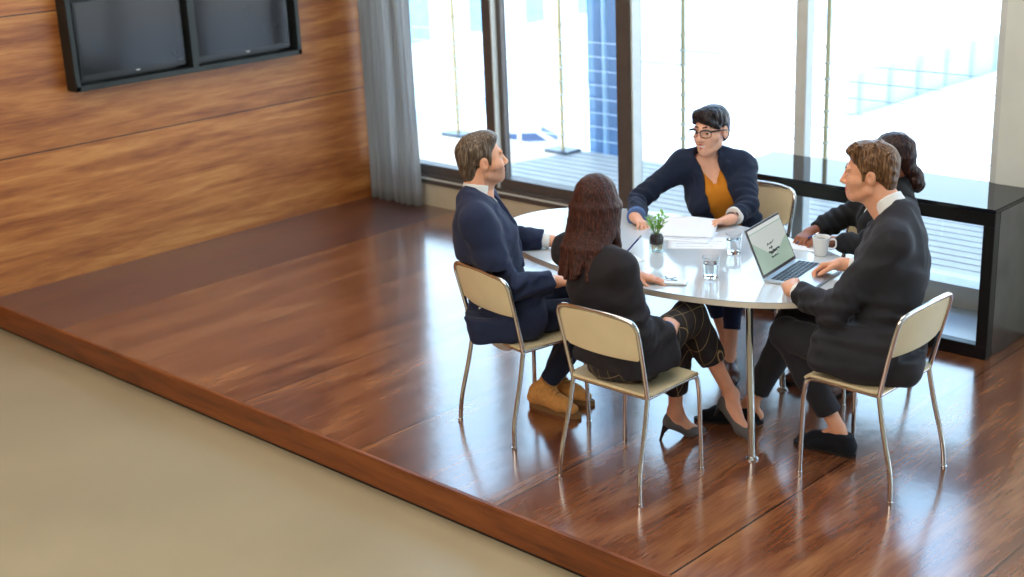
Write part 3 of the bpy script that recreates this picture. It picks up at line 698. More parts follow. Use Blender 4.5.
def body_prims(F):
    g = F.g; L = head_prims(F) + neck_prims(F, (.047 if getattr(F, 'fem', 0) else .059) * g); M = F.M; sc = (1, .68, 1)
    L += [P('cap', F.p(0, 0, .0), F.p(0, 0, .18), .140 * g, .125 * g, M=M, sc=sc, k=.04), P('cap', F.p(0, 0, .18), F.t(0, 0, -.12), .125 * g, .140 * g, M=M, sc=sc, k=.04), P('cap', F.t(0, 0, -.12), F.t(0, -.01, -.05), .140 * g, .10 * g, M=M, sc=sc, k=.05)]
    L.append(P('cap', F.sR - F.r * .02, F.sL + F.r * .02, .045 * g, .045 * g, k=.05))
    for S_, E_, W_, hd in ((F.sR, F.eR, F.wR, F.handR), (F.sL, F.eL, F.wL, F.handL)):
        L += [P('cap', S_, E_, .046 * g, .037 * g, k=.03), P('cap', E_, W_, .038 * g, .026 * g, k=.02)]
        L += hand_prims(V3(W_), right=S_ is F.sR, s=.93 + .0 * g if g < .97 else 1.0, **hd)
    for Hh, K, A, ft in ((F.hR, F.kR, F.aR, F.footR), (F.hL, F.kL, F.aL, F.footL)):
        L += [P('cap', Hh, K, .072 * g, .050 * g, k=.03), P('cap', K, A, .048 * g, .032 * g, k=.02), P('cap', V3(K) * .72 + V3(A) * .28 - unit(ft[1] - ft[0]) * .010, V3(K) * .5 + V3(A) * .5, .041 * g, .035 * g, k=.03)] + (foot_prims(A, *ft, s=g) if getattr(F, 'bare', 0) else foot_prims(A, ft[0], ft[1], ft[1] + (ft[2] - ft[1]) * .2, s=g * .72))
    if getattr(F, 'chair', None): L.append(chair_clear(*F.chair, y=-.176))
    return L
def torso_prims(F, grow=0.0, hip=.165, waist=.150, chest=.176, depth=.72, sh=.062, belly=0, trap=(.045, .060)):
    M = F.M; sc = (1, depth, 1); g = F.g
    L = [P('cap', F.p(0, -.005, -.015), F.p(0, .0, .18), hip * g + grow, waist * g + grow, M=M, sc=sc, k=.05), P('cap', F.p(0, 0, .18), F.t(0, .0, -.14), waist * g + grow, chest * g + grow, M=M, sc=sc, k=.05),
         P('cap', F.t(0, 0, -.14), F.t(0, -.012, -.045), chest * g + grow, .120 * g + grow, M=M, sc=sc, k=.06), P('cap', F.sR - F.r * .02 + F.u * -.004, F.sL + F.r * .02 + F.u * -.004, sh * g + grow, sh * g + grow, k=.05),
         P('cap', F.sR - F.r * .03 + F.u * .018, F.t(.02, -.01, trap[0]), .045 * g + grow, trap[1] * g + grow, k=.04), P('cap', F.sL + F.r * .03 + F.u * .018, F.t(-.02, -.01, trap[0]), .045 * g + grow, trap[1] * g + grow, k=.04)]
    return L
def sleeve(S_, E_, W_, g, r=(.066, .056, .043), end=.03, grow=0):
    S_, E_, W_ = V3(S_), V3(E_), V3(W_); d = unit(W_ - E_); r = [q * g + grow for q in r]
    return [P('cap', S_ - V3(0, 0, .012), E_, r[0] * .93, r[1], k=.06), P('cap', E_, E_ + (W_ - E_) * .5, r[1], r[1] * .5 + r[2] * .5, k=.02), P('cyl', E_ + (W_ - E_) * .45, W_ - d * end, r[1] * .55 + r[2] * .45, r[2], k=.012)]
def leg(Hh, K, A, g, r=(.088, .066, .060, .048), hem=.06, k=.03):
    Hh, K, A = V3(Hh), V3(K), V3(A); d = unit(A - K); r = [q * g for q in r]
    return [P('cap', Hh, K, r[0], r[1], k=k), P('cap', K, K + (A - K) * .45, r[1] * .97, r[2], k=.02), P('cyl', K + (A - K) * .4, A - d * hem, r[2], r[3], k=.012)]
def folds(amp=.004, f=38, seed=1): return lambda X: amp * wave(X, f, seed) + amp * .45 * wave(X, f * 2.7, seed + 50)
def creases(amp=.006, f=24, seed=1): return lambda X: amp * (1.9 * np.abs(wave(X, f, seed)) - .6) + amp * .3 * wave(X, f * 2.6, seed + 50)
def eyes(F, root, look=(0, 0, 0)):
    for s in (-1, 1):
        c = F.h(s * .031, .0755, .0045); o = blob('eye', [P('ell', c, (.0125 * F.hs,) * 3)], .0025, [eye_white, iris_m], root, region=lambda X, c=c: (((X - c) @ unit(F.H[1] + V3(look) @ F.H)) > .0088 * F.hs).astype(int))
def brows(F, root, m, thick=.0042, z=.0325):
    for s in (-1, 1): blob('eyebrow', [P('cap', F.h(s * .015, .0945, z), F.h(s * .032, .091, z + .004), thick * F.hs, thick * F.hs, k=.004), P('cap', F.h(s * .032, .091, z + .004), F.h(s * .047, .076, z - .002), thick * F.hs, thick * .6 * F.hs, k=.004)], .0025, m, root)
def lips(F, root, m, smile=0):
    h = F.h; w = .033 if smile else .021; cz = -.051 if smile else -.0605; q = F.hs; up_ = -.0530 if smile else -.0572; lo = -.0715 if smile else -.0655
    ub = [h(-w, .079, cz), h(-.012, .0925, up_ - .0005), h(-.005, .0965, up_ + .002), h(0, .0965, up_ + .0005), h(.005, .0965, up_ + .002), h(.012, .0925, up_ - .0005), h(w, .079, cz)]
    lb = [h(-w, .079, cz), h(-.013, .0905, lo + .001), h(0, .0945, lo), h(.013, .0905, lo + .001), h(w, .079, cz)]
    L = [P('cap', ub[i], ub[i + 1], (.0022, .0038, .004, .004, .004, .0038)[i] * q, (.0038, .004, .004, .004, .0038, .0022)[i] * q, k=.003) for i in range(6)] + [P('cap', lb[i], lb[i + 1], (.0022, .0046, .0052, .0046)[i] * q, (.0046, .0052, .0046, .0022)[i] * q, k=.003) for i in range(4)]
    blob('lips', L, .002, m, root)
def face_region(F, stub=False):
    def fn(X):
        Y = ((X - F.hd) @ F.H.T) / F.hs; x, y, z = Y[:, 0], Y[:, 1], Y[:, 2]
        out = np.zeros(len(X), int); 
        if stub: out[(z < -.034) & (z > -.13) & (y > -.02) & (np.abs(x) < .09) & (np.linalg.norm(Y, axis=1) < .14)] = 1
        return out
    return fn
def shoe_outline(heel, toe, w0, w1, n=24):
    """sole outline points (x forward, y side) for a foot of length L"""
    L = 1.0; pts = []
    for i in range(n):
        a = 2 * PI * i / n; c, s = math.cos(a), math.sin(a); x = .5 + .5 * c; w = w0 + (w1 - w0) * (x ** .8); x_ = x; 
        pts.append((x_, s * w * (1 - .12 * math.sin(PI * x) ** 2)))
    return pts
def shoe(root, name, heel, toe, A, m, sole_m, w=(.033, .046), hgt=.07, shaft=0, pitch_up=None, lace=None, sole_t=.016, heel_t=.022):
    """closed shoe: heel and toe are sole points; A the ankle joint"""
    heel, toe, A = V3(heel), V3(toe), V3(A); d = unit(toe - heel); L = np.linalg.norm(toe - heel); up = unit(V3(0, 0, 1) - d * d[2]); sd = np.cross(d, up); M = np.stack([d, sd, up])
    q = lambda x, y, z: heel + d * x * L + sd * y + up * z
    b = sole_t
    pr = [P('cap', q(.13, 0, b + .028), q(.16, 0, b + .062), .037, .033, k=.02), P('cap', q(.13, 0, b + .024), q(.62, 0, b + .022), w[0], w[1] * .88, M=M, sc=(1, 1, .85), k=.03), P('cap', q(.62, 0, b + .022), q(.83, .003, b + .016), w[1] * .9, w[1] * .76, M=M, sc=(1, 1, .68), k=.03),
          P('cap', q(.30, 0, b + .066), q(.66, 0, b + .032), .031, .030, k=.03), P('cap', q(.16, 0, b + .06), q(.32, 0, b + .064), .032, .031, k=.02)]
    if shaft: pr += [P('cyl', q(.18, 0, b + .04), A + unit(A - q(.18, 0, b + .03)) * shaft, .043, .047, k=.03), P('cap', q(.25, 0, b + .06), q(.5, 0, b + .04), .038, .030, k=.03)]
    pr += [P('half', q(0, 0, b - .002), -up, mode='i', k=.003)]
    if not shaft: pr.append(P('half', q(.2, 0, b + .088) , unit(up - d * .25), mode='i', k=.004))
    o = blob(name, pr, .004, m, root, noise=folds(.0012, 90, 3))
    base = V3(parent_loc(root)); mb = MB(); ol = shoe_outline(0, 0, w[0] + .004, w[1] + .001)
    def slab(pts, za, zb):
        vs0 = [q(x, y, za(x)) for x, y in pts]; vs1 = [q(x, y, zb) for x, y in pts]; n = len(pts)
        mb.add([tuple(v - base) for v in vs0] + [tuple(v - base) for v in vs1], [tuple(range(n - 1, -1, -1)), tuple(range(n, 2 * n))] + [(i, (i + 1) % n, n + (i + 1) % n, n + i) for i in range(n)])
    arch = lambda x: 0.0 if (shaft or x < .30 or x > .62) else .007
    slab(ol, arch, b)
    mb.build('sole', sole_m, o)
    if lace is not None:
        for i in range(4):
            x = .34 + .075 * i; z = b + .096 - .013 * i * (1 if not shaft else .7) + (.012 if shaft else 0)
            mb = MB().tube([tuple(q(x, -.018, z - .006) - base), tuple(q(x + .01, 0, z + .002) - base), tuple(q(x, .018, z - .006) - base)], .0028, 6); mb.build('lace', lace, o)
    return o
def pump(root, A, heel, ball, toe, g=.93):
    """court shoe with a slim heel; heel/ball/toe are the foot points inside it"""
    A, heel, ball, toe = map(V3, (A, heel, ball, toe)); d = unit(toe - heel); up = unit(V3(0, 0, 1) - d * d[2]); sd = np.cross(d, up)
    pr = [P('cap', heel, ball, .031 * g, .032 * g, k=.02), P('cap', ball, toe + unit(toe - ball) * .018, .034 * g, .016 * g, k=.02), P('cap', heel, heel + up * .02 - d * .004, .031 * g, .030 * g, k=.015),
          P('ell', ball * .55 + heel * .45 + up * .038, (.085, .029, .034), M=np.stack([unit(ball - heel), sd, np.cross(sd, unit(ball - heel)) * -1]), k=.004, mode='s'), P('half', heel + up * .036, up, mode='i', k=.004)]
    o = blob('pump', pr, .0035, grey_suede, root); base = V3(parent_loc(root)); hb = heel - up * .025 - d * .012
    drop = F_drop = max(.055, min(.075, 1.0)); MB().tube([tuple(hb + d * .006 + up * .012 - base), tuple(hb - up * .03 - base), tuple(hb - up * drop - d * -.004 - base)], [.022, .009, .0055], 12).build('heel', heel_black, o)
    return o

def chair_clear(c, deg, y=-.196):
    a = math.radians(deg); ca_, sa_ = math.cos(a), math.sin(a); M = np.array([[ca_, sa_, 0], [-sa_, ca_, 0], [0, 0, 1.0]])
    cc = V3(c[0], c[1], .71) + V3(0, y - .14, 0) @ M
    return P('box', cc, (.225, .14, .125), .01, M=M, k=.006, mode='s')
def person(base, label): return empty('person', base, label=label, cat='person')
seat_clip = lambda z=.474: P('half', (0, 0, z), (0, 0, -1), mode='i', k=.006)
down = (0, 0, -1)

# ---- man in the navy suit, left end of the near side, turned towards the woman in mustard
F = Fig(base=(4.0, .71, 0), g=1.0, chair=((4.0, .71), -10.8), smile=1, pel=(3.945, .655, .545), mid=(3.838, .625, 1.045), sR=(3.970, .478, 1.04), sL=(3.708, .772, 1.04), hd=(3.831, .669, 1.262), face=(.50, .85, .10),
        eR=(4.105, .515, .745), wR=(4.190, .735, .735), eL=(3.66, .975, .80), wL=(3.835, 1.115, .775),
        hR=(4.02, .61, .545), kR=(4.21, 1.0, .53), aR=(3.965, .90, .115), hL=(3.90, .745, .545), kL=(4.00, 1.16, .53), aL=(3.90, 1.02, .105),
        footR=(V3(3.90, .885, .045), V3(4.10, .895, .04), V3(4.17, .90, .035)), footL=(V3(3.855, 1.02, .04), V3(4.04, 1.05, .04), V3(4.11, 1.06, .035)),
        handR=dict(Fd=(.45, .85, -.05), N=(-.2, 0, -1), curl=(.3, .5, .3)), handL=dict(Fd=(.72, .68, -.12), N=down, curl=(.15, .25, .15)))
R_ = person(F.base, 'man in navy suit and tan boots, greying hair, one arm on the table')
blob('body', body_prims(F), .003, [skin_tan, stubble], R_, region=face_region(F, True))
eyes(F, R_); lips(F, R_, lip_m)
hair1 = hmat('greying_hair', (58, 46, 38), (92, 76, 62), (140, 124, 106)); brows(F, R_, hair1)
h = F.h; H = F.H
blob('hair', [P('ell', h(0, -.022, .05), (.0805, .098, .084), M=H), P('ell', h(0, .032, .104), (.056, .050, .028), M=H, k=.04), P('ell', h(0, -.075, -.01), (.062, .036, .065), M=H, k=.03), P('ell', h(0, -.064, -.06), (.050, .03, .04), M=H, k=.03),
              P('ell', h(0, .105, -.01), (.105, .078, .092), M=H, k=.012, mode='s'), P('ell', h(0, .02, -.085), (.11, .068, .070), M=H, k=.012, mode='s'), P('half', h(0, 0, -.085), -H[2], mode='i', k=.01),
              P('ell', h(.082, -.006, -.005), (.02, .026, .036), M=H, k=.006, mode='s'), P('ell', h(-.082, -.006, -.005), (.02, .026, .036), M=H, k=.006, mode='s'),
              P('cap', h(.068, .020, .03), h(.0665, .020, -.012), .010, .004, k=.012), P('cap', h(-.068, .020, .03), h(-.0665, .020, -.012), .010, .004, k=.012)], .003, hair1, R_, noise=folds(.0028, 150, 11))
def lapels(F, top=.075, btn=(.0, .175, -.30), r=.016, w=.06):
    L = []
    for s in (-1, 1): L += [P('cap', F.t(s * .062, -.02, .055), F.t(s * top, .075, .0), .014, r, k=.012), P('cap', F.t(s * top, .078, .0), F.t(s * (.012 + btn[0]), btn[1] * .80, btn[2]), r, .007, k=.012)]
    L += [P('cap', F.t(-.064, -.025, .058), F.t(0, -.072, .068), .013, .015, k=.008), P('cap', F.t(.064, -.025, .058), F.t(0, -.072, .068), .013, .015, k=.008)]
    return L
# shirt
blob('shirt', torso_prims(F, -.012) + [P('cyl', F.t(0, -.012, .02), h(0, -.024, -.075) * .55 + F.t(0, 0, .035) * .45 + F.u * .022, .070, .062, k=.008), P('cap', F.t(.03, .05, .05), F.t(.035, .085, .005), .013, .008, k=.006), P('cap', F.t(-.03, .05, .05), F.t(-.035, .085, .005), .013, .008, k=.006), chair_clear(*F.chair, y=-.182)], .0045, shirt_white, R_, noise=folds(.0018, 60, 4))
jk = torso_prims(F, .010, chest=.190, waist=.160) + sleeve(F.sR, F.eR, F.wR, 1.0, (.074, .064, .050), .02) + sleeve(F.sL, F.eL, F.wL, 1.0, (.072, .060, .049), .045)
jk += [P('box', F.p(0, .0, .0), (.205, .165, .12), .075, M=F.M, k=.05), P('cap', F.p(.10, .04, .0), F.p(.13, .14, .0), .09, .07, k=.05), P('cap', F.p(-.10, .04, .0), F.p(-.12, .12, .0), .09, .07, k=.05)]
jk += [P('cap', F.t(0, .125, .10), F.p(0, .20, .16), .060, .012, M=F.M, sc=(1, 1.6, 1), k=.004, mode='s'), P('cap', F.t(0, .02, .075), F.t(0, .10, .10), .058, .062, k=.004, mode='s')] + lapels(F) + [seat_clip()]
jk.append(chair_clear((4.0, .71), -10.8, -.182))
blob('jacket', jk, .005, navy, R_, noise=suit(F, 21))
for W_, E_ in ((F.wR, F.eR), (F.wL, F.eL)):
    d = unit(V3(W_) - V3(E_)); blob('shirt_cuff', [P('cyl', V3(W_) - d * .05, V3(W_) - d * .008, .037, .036)], .004, shirt_white, R_)
def trousers(F, m, root, hips, g=1.0, hem=(.05, .05), seed=31, r=(.088, .066, .060, .050), clip_y=None, amp=.005):
    """the seat of the trousers is clipped at the chair, the shins are not"""
    a = [P('ell', F.pel, hips, M=F.M, k=.04)]
    for Hh, K in ((F.hR, F.kR), (F.hL, F.kL)): a.append(P('cap', Hh, K, r[0] * g, r[1] * g, k=.035))
    up_ = P('grp', a + [P('half', (0, 0, .474), (0, 0, -1), mode='i', k=.012)], k=.0)
    b = [up_]
    for Hh, K, A, hm in ((F.hR, F.kR, F.aR, hem[0]), (F.hL, F.kL, F.aL, hem[1])):
        K, A = V3(K), V3(A); d = unit(A - K); b += [P('cap', K, K + (A - K) * .45, r[1] * .96 * g, r[2] * g, k=.03), P('cyl', K + (A - K) * .4, A - d * hm, r[2] * g, r[3] * g, k=.012)]
    return blob('trousers', b, .005, m, root, noise=creases(amp, 24, seed))
trousers(F, navy_dark, R_, (.168, .14, .11), hem=(.045, .03))
boot = dict(w=(.036, .046), shaft=.035, sole_t=.022)
lace_tan = mat('lace_tan', (146, 104, 58), rough=.8, var=.05, bscale=40)
shoe(R_, 'boot', (3.865, .885, 0), (4.185, .900, 0), F.aR, tan_suede, tan_sole, lace=lace_tan, **boot)
shoe(R_, 'boot', (3.815, 1.015, 0), (4.132, 1.065, 0), F.aL, tan_suede, tan_sole, lace=lace_tan, **boot)

# ---- woman with long brown hair, back to us, plaid trousers
F = Fig(base=(4.745, .59, 0), g=.95, chair=((4.745, .59), 0), bare=1, fem=1, pel=(4.735, .575, .54), mid=(4.60, .530, .965), sR=(4.775, .510, .965), sL=(4.425, .560, .965), hd=(4.565, .605, 1.180), face=(-.22, .97, -.06), hs=.96,
        eR=(4.868, .50, .685), wR=(4.862, .715, .655), eL=(4.37, .80, .80), wL=(4.502, .935, .768),
        hR=(4.805, .575, .545), kR=(4.755, 1.0, .615), aR=(4.885, 1.135, .225), hL=(4.65, .59, .54), kL=(4.68, 1.0, .52), aL=(4.672, 1.0, .135),
        footR=(V3(4.868, 1.105, .185), V3(4.975, 1.085, .105), V3(5.025, 1.075, .080)), footL=(V3(4.655, .978, .085), V3(4.705, 1.065, .028), V3(4.73, 1.105, .022)),
        handR=dict(Fd=(-.5, .8, .1), N=(-.4, 0, -.9), curl=(.6, .8, .5)), handL=dict(Fd=(.86, .5, -.1), N=down, curl=(.15, .3, .2), thumb=(.5, .4)))
R_ = person(F.base, 'woman with long brown hair in a black top and plaid trousers, seen from behind')
blob('body', body_prims(F), .003, [skin_rosy], R_); eyes(F, R_); lips(F, R_, lip_m)
h = F.h; H = F.H
hair3 = hmat('long_brown_hair', (36, 19, 16), (58, 30, 23), (96, 52, 36), (80, 80, 3), .5); brows(F, R_, hair3, .0035)
L = [P('ell', h(0, -.018, .048), (.085, .104, .090), M=H), P('ell', h(0, .10, -.02), (.060, .065, .105), M=H, k=.01, mode='s')]
rg = np.random.default_rng(5)
for i in range(30):
    a = math.radians(22 + 316 * (i + .5) / 30) + math.pi / 2; x, y = math.cos(a), math.sin(a)      # around the head, open at the face
    back = max(0, -y); ln = .255 + .03 * back + rg.uniform(-.02, .02)
    p0 = h(x * .058, -.015 + y * .068, .085); p1 = h(x * .092, -.012 + y * .106, .0); p2 = h(x * .097, -.035 + y * .095, -.11); bk = back > .12
    p3 = h(x * .102 + rg.uniform(-.01, .01), (-.100 - .065 * back) if bk else -.01, -.17); p4 = h(x * .100 + rg.uniform(-.012, .012), (-.115 - .085 * back) if bk else .02, -ln)
    r = .020
    L += [P('cap', p0, p1, r * .9, r, k=.010), P('cap', p1, p2, r, r, k=.010), P('cap', p2, p3, r, r * .85, k=.010), P('cap', p3, p4, r * .85, r * .5, k=.008)]
blob('hair', L, .0035, hair3, R_, noise=folds(.0022, 140, 12))
tp = torso_prims(F, .010, hip=.175, waist=.150, chest=.165, sh=.055, trap=(.018, .046)) + sleeve(F.sR, F.eR, F.wR, .95, (.064, .056, .044), .055) + sleeve(F.sL, F.eL, F.wL, .95, (.064, .056, .044), .055)
tp += [P('box', F.p(0.005, .0, .01), (.205, .158, .12), .075, M=F.M, k=.05), P('ell', F.t(0, .02, .085), (.06, .075, .05), M=F.M, k=.01, mode='s'), seat_clip(.535)]
tp.append(chair_clear((4.745, .59), 0, -.182))
blob('knit_top', tp, .005, black_knit, R_, noise=suit(F, 22))
for W_, E_ in ((F.wR, F.eR), (F.wL, F.eL)):
    d = unit(V3(W_) - V3(E_)); blob('shirt_cuff', [P('cyl', V3(W_) - d * .075, V3(W_) - d * .015, .041, .040)], .004, shirt_blue, R_, noise=folds(.0015, 90, 7))
trousers(F, plaid, R_, (.190, .155, .11), g=1.0, hem=(.185, .095), seed=32, r=(.092, .074, .066, .058))
pump(R_, F.aR, *F.footR); pump(R_, F.aL, *F.footL)

# ---- woman in the mustard top, far side, facing us
F = Fig(base=(4.12, 2.30, 0), g=.93, fem=1, pel=(4.12, 2.27, .545), mid=(4.025, 2.175, .970), sR=(3.888, 2.075, .972), sL=(4.162, 2.275, .972), hd=(4.045, 2.150, 1.160), face=(.03, -1.0, .02), hs=1.05, smile=1, roll=-.04,
        eR=(3.745, 1.915, .80), wR=(3.905, 1.690, .772), eL=(4.30, 2.11, .80), wL=(4.315, 1.925, .775),
        hR=(4.04, 2.22, .545), kR=(4.20, 1.86, .55), aR=(4.30, 1.93, .13), hL=(4.20, 2.30, .545), kL=(4.36, 1.93, .55), aL=(4.43, 1.78, .115),
        footR=(V3(4.285, 1.97, .05), V3(4.37, 1.86, .03), V3(4.40, 1.82, .028)), footL=(V3(4.405, 1.82, .05), V3(4.50, 1.70, .03), V3(4.53, 1.665, .028)),
        handR=dict(Fd=(.85, -.42, -.16), N=(-.15, -.3, -.95), curl=(.45, .6, .4), thumb=(.5, .6)), handL=dict(Fd=(-.45, -.85, -.05), N=(.35, -.15, -.9), curl=(.5, .7, .4), thumb=(.4, .7)))
R_ = person(F.base, 'smiling woman with short dark hair, glasses, mustard top and open navy blazer')
blob('body', body_prims(F), .003, [skin_fair], R_); eyes(F, R_, (-.1, 0, 0)); lips(F, R_, lip_m, 1)
h = F.h; H = F.H; q_ = F.hs
blob('teeth', [P('ell', h(0, .0842, -.0615), (.027 * q_, .011, .0074 * q_), M=H)], .002, tooth, R_)
hair2 = hmat('short_dark_hair', (18, 14, 15), (32, 24, 25), (54, 40, 38)); brows(F, R_, hair2, .0038)
blob('hair', [P('ell', h(0, -.018, .052), (.0815, .100, .086), M=H), P('ell', h(.0, .040, .092), (.064, .050, .034), M=H, k=.03), P('cap', h(.040, .070, .088), h(-.030, .078, .060), .020, .016, k=.025), P('cap', h(-.03, .078, .06), h(-.072, .040, .028), .016, .012, k=.02), P('cap', h(.04, .072, .085), h(.072, .040, .05), .018, .014, k=.02), P('ell', h(0, -.07, -.01), (.060, .036, .060), M=H, k=.03),
              P('ell', h(.0, .112, -.022), (.088, .075, .076), M=H, k=.010, mode='s'), P('ell', h(0, .03, -.085), (.11, .085, .066), M=H, k=.012, mode='s'), P('half', h(0, 0, -.07), -H[2], mode='i', k=.01),
              P('ell', h(.083, -.004, -.006), (.02, .022, .034), M=H, k=.006, mode='s'), P('ell', h(-.083, -.004, -.006), (.02, .022, .034), M=H, k=.006, mode='s')], .003, hair2, R_, noise=folds(.003, 130, 13))
# glasses
gl_m = mat('glasses_frame', (26, 24, 34), rough=.25, var=.1, bscale=40); base = V3(F.base); mb = MB(); g_ = lambda x, y, z: tuple(h(x, y, z) - base)
yy = lambda x: .112 - .30 * max(0, abs(x) - .012)
for s in (-1, 1):
    ring = [(s * .036 + .0275 * math.copysign(abs(math.cos(a)) ** .7, math.cos(a)), .004 + .0185 * math.copysign(abs(math.sin(a)) ** .7, math.sin(a))) for a in [2 * PI * i / 20 for i in range(21)]]
    mb.tube([g_(x, yy(x), z) for x, z in ring], [.0022 + .0028 * max(0, math.sin(2 * PI * i / 20)) for i in range(21)], 6, cap=False)
    mb.tube([g_(s * .062, yy(.062), .016), g_(s * .076, .080, .018), g_(s * .081, .02, .014), g_(s * .080, -.02, .010), g_(s * .079, -.035, -.006)], [.0042, .0040, .0032, .003, .0025], 6)
mb.tube([g_(-.009, .109, .008), g_(0, .112, .011), g_(.009, .109, .008)], .002, 6)
gf = mb.build('glasses', gl_m, R_)
lens = pane_mat('lens_glass', (.96, .97, .98), 1.0)
for s in (-1, 1):
    mb = MB(); ol = [(s * .036 + .0265 * math.cos(2 * PI * i / 20), .004 + .0175 * math.sin(2 * PI * i / 20)) for i in range(20)]; ol = [g_(x, yy(x), z) for x, z in ol]
    mb.add(ol, [tuple(range(20))]); mb.build('lens', lens, gf, smooth=False)
blob('camisole', torso_prims(F, -.004, hip=.16, waist=.145, chest=.165, sh=.045) + [P('ell', F.t(.07, .085, -.16), (.07, .055, .07), M=F.M, k=.06), P('ell', F.t(-.07, .085, -.16), (.07, .055, .07), M=F.M, k=.06), P('cap', F.t(0, .09, .10), F.t(0, .13, -.055), .095, .035, M=F.M, sc=(1, 1.5, 1), k=.01, mode='s'), P('half', F.t(0, 0, .0), F.u, mode='i', k=.01)], .0045, mustard, R_, noise=folds(.003, 50, 15))
# skin shows above the neckline: collarbones belong to the body mesh; necklace lies on it
gold = mat('gold', (212, 168, 92), rough=.25, metal=1.0, var=.05, bscale=60)
jk = torso_prims(F, .012, hip=.165, waist=.15, chest=.172, sh=.060) + [P('ell', F.t(.085, .095, -.16), (.085, .075, .085), M=F.M, k=.05), P('ell', F.t(-.085, .095, -.16), (.085, .075, .085), M=F.M, k=.05)] + sleeve(F.sR, F.eR, F.wR, .95, (.068, .058, .047), .03) + sleeve(F.sL, F.eL, F.wL, .95, (.068, .058, .047), .055)
jk += [P('cap', F.p(0, 0, -.03), F.p(0, 0, .1), .175, .155, M=F.M, sc=(1, .74, 1), k=.04), P('cap', F.t(0, .13, .10), F.t(.0, .16, -.30), .056, .066, M=F.M, sc=(1, 2.0, 1), k=.004, mode='s'), P('cap', F.t(.0, .16, -.28), F.p(.0, .2, -.05), .070, .085, M=F.M, sc=(1, 2.0, 1), k=.004, mode='s'), P('cap', F.t(0, .02, .075), F.t(0, .12, .10), .062, .068, k=.004, mode='s')]
jk += lapels(F, .082, (.07, .165, -.30), .015) + [P('cap', F.t(-.082, .08, 0), F.t(-.080, .135, -.28), .015, .010, k=.012), seat_clip()]
blob('blazer', jk, .005, navy_dark, R_, noise=suit(F, 23))
for W_, E_, nm, m in ((F.wL, F.eL, 'turned_cuff', shirt_white),):
    d = unit(V3(W_) - V3(E_)); blob(nm, [P('cyl', V3(W_) - d * .068, V3(W_) - d * .048, .048, .048)], .004, m, R_)
    blob('bracelet', [P('cyl', V3(W_) - d * .035, V3(W_) - d * .018, .0325, .0325)], .003, heel_black, R_)
for sgn, W_, E_ in ((1, F.wR, F.eR),):
    d = unit(V3(W_) - V3(E_)); blob('turned_cuff', [P('cyl', V3(W_) - d * .05, V3(W_) - d * .012, .049, .050)], .004, shirt_blue, R_)
trousers(F, denim, R_, (.168, .14, .105), g=.93, hem=(.13, .13), seed=33, r=(.088, .066, .056, .047))
lace_br = mat('lace_brown', (60, 40, 30), rough=.8, var=.05, bscale=40)
shoe(R_, 'shoe', (4.262, 1.995, 0), (4.412, 1.79, 0), F.aR, brown_leather, black_sole, w=(.029, .040), lace=lace_br)
shoe(R_, 'shoe', (4.385, 1.845, 0), (4.545, 1.635, 0), F.aL, brown_leather, black_sole, w=(.029, .040), lace=lace_br)

# ---- man in the charcoal suit typing at the right end
F = Fig(base=(5.53, 1.245, 0), g=1.0, chair=((5.53, 1.245), 88.5), pel=(5.545, 1.27, .545), mid=(5.520, 1.395, 1.050), sR=(5.440, 1.575, 1.05), sL=(5.600, 1.215, 1.045), hd=(5.385, 1.395, 1.262), face=(-.90, -.42, -.05), smile=1,
        eR=(5.40, 1.66, .765), wR=(5.185, 1.545, .795), eL=(5.43, 1.06, .765), wL=(5.190, 1.125, .792),
        hR=(5.50, 1.36, .545), kR=(5.03, 1.40, .53), aR=(4.865, 1.335, .125), hL=(5.50, 1.12, .545), kL=(5.10, 1.24, .54), aL=(5.325, 1.320, .115),
        footR=(V3(4.88, 1.365, .045), V3(4.71, 1.275, .035), V3(4.64, 1.235, .03)), footL=(V3(5.385, 1.32, .06), V3(5.20, 1.30, .035), V3(5.14, 1.295, .03)),
        handR=dict(Fd=(-.80, -.55, -.12), N=(.25, -.35, -.9), curl=(.55, .75, .5), thumb=(.3, .5)), handL=dict(Fd=(-.55, .75, .0), N=(.15, .25, -.9), curl=(.6, .8, .5), thumb=(.4, .5)))
R_ = person(F.base, 'man in a charcoal suit with tousled brown hair, typing on the laptop')
blob('body', body_prims(F), .003, [skin_tan], R_); eyes(F, R_); lips(F, R_, lip_m)
hair4 = hmat('tousled_brown_hair', (58, 39, 26), (100, 70, 46), (156, 118, 80)); brows(F, R_, hair4)
h = F.h; H = F.H
L = [P('ell', h(0, -.024, .052), (.083, .102, .088), M=H), P('ell', h(0, .036, .106), (.060, .054, .030), M=H, k=.04), P('ell', h(0, -.078, -.005), (.066, .038, .070), M=H, k=.03), P('ell', h(0, -.066, -.06), (.050, .03, .045), M=H, k=.03)]
rg = np.random.default_rng(8)
for i in range(42):
    x, y = rg.uniform(-.06, .06), rg.uniform(-.06, .08); a = h(x, y, .105 - 4 * x * x - 5 * max(0, -y) ** 2); L.append(P('cap', a, a + (H[0] * rg.uniform(-.02, .02) - H[1] * rg.uniform(.0, .035) + H[2] * rg.uniform(.014, .040)), .013, .005, k=.009))
L += [P('ell', h(0, .108, -.012), (.105, .078, .088), M=H, k=.012, mode='s'), P('ell', h(0, .02, -.09), (.11, .075, .070), M=H, k=.012, mode='s'), P('half', h(0, 0, -.09), -H[2], mode='i', k=.01),
      P('ell', h(.084, -.006, -.005), (.02, .026, .036), M=H, k=.006, mode='s'), P('ell', h(-.084, -.006, -.005), (.02, .026, .036), M=H, k=.006, mode='s'), P('cap', h(.068, .020, .03), h(.0665, .020, -.014), .010, .004, k=.012), P('cap', h(-.068, .020, .03), h(-.0665, .020, -.014), .010, .004, k=.012)]
blob('hair', L, .003, hair4, R_, noise=folds(.003, 130, 14))
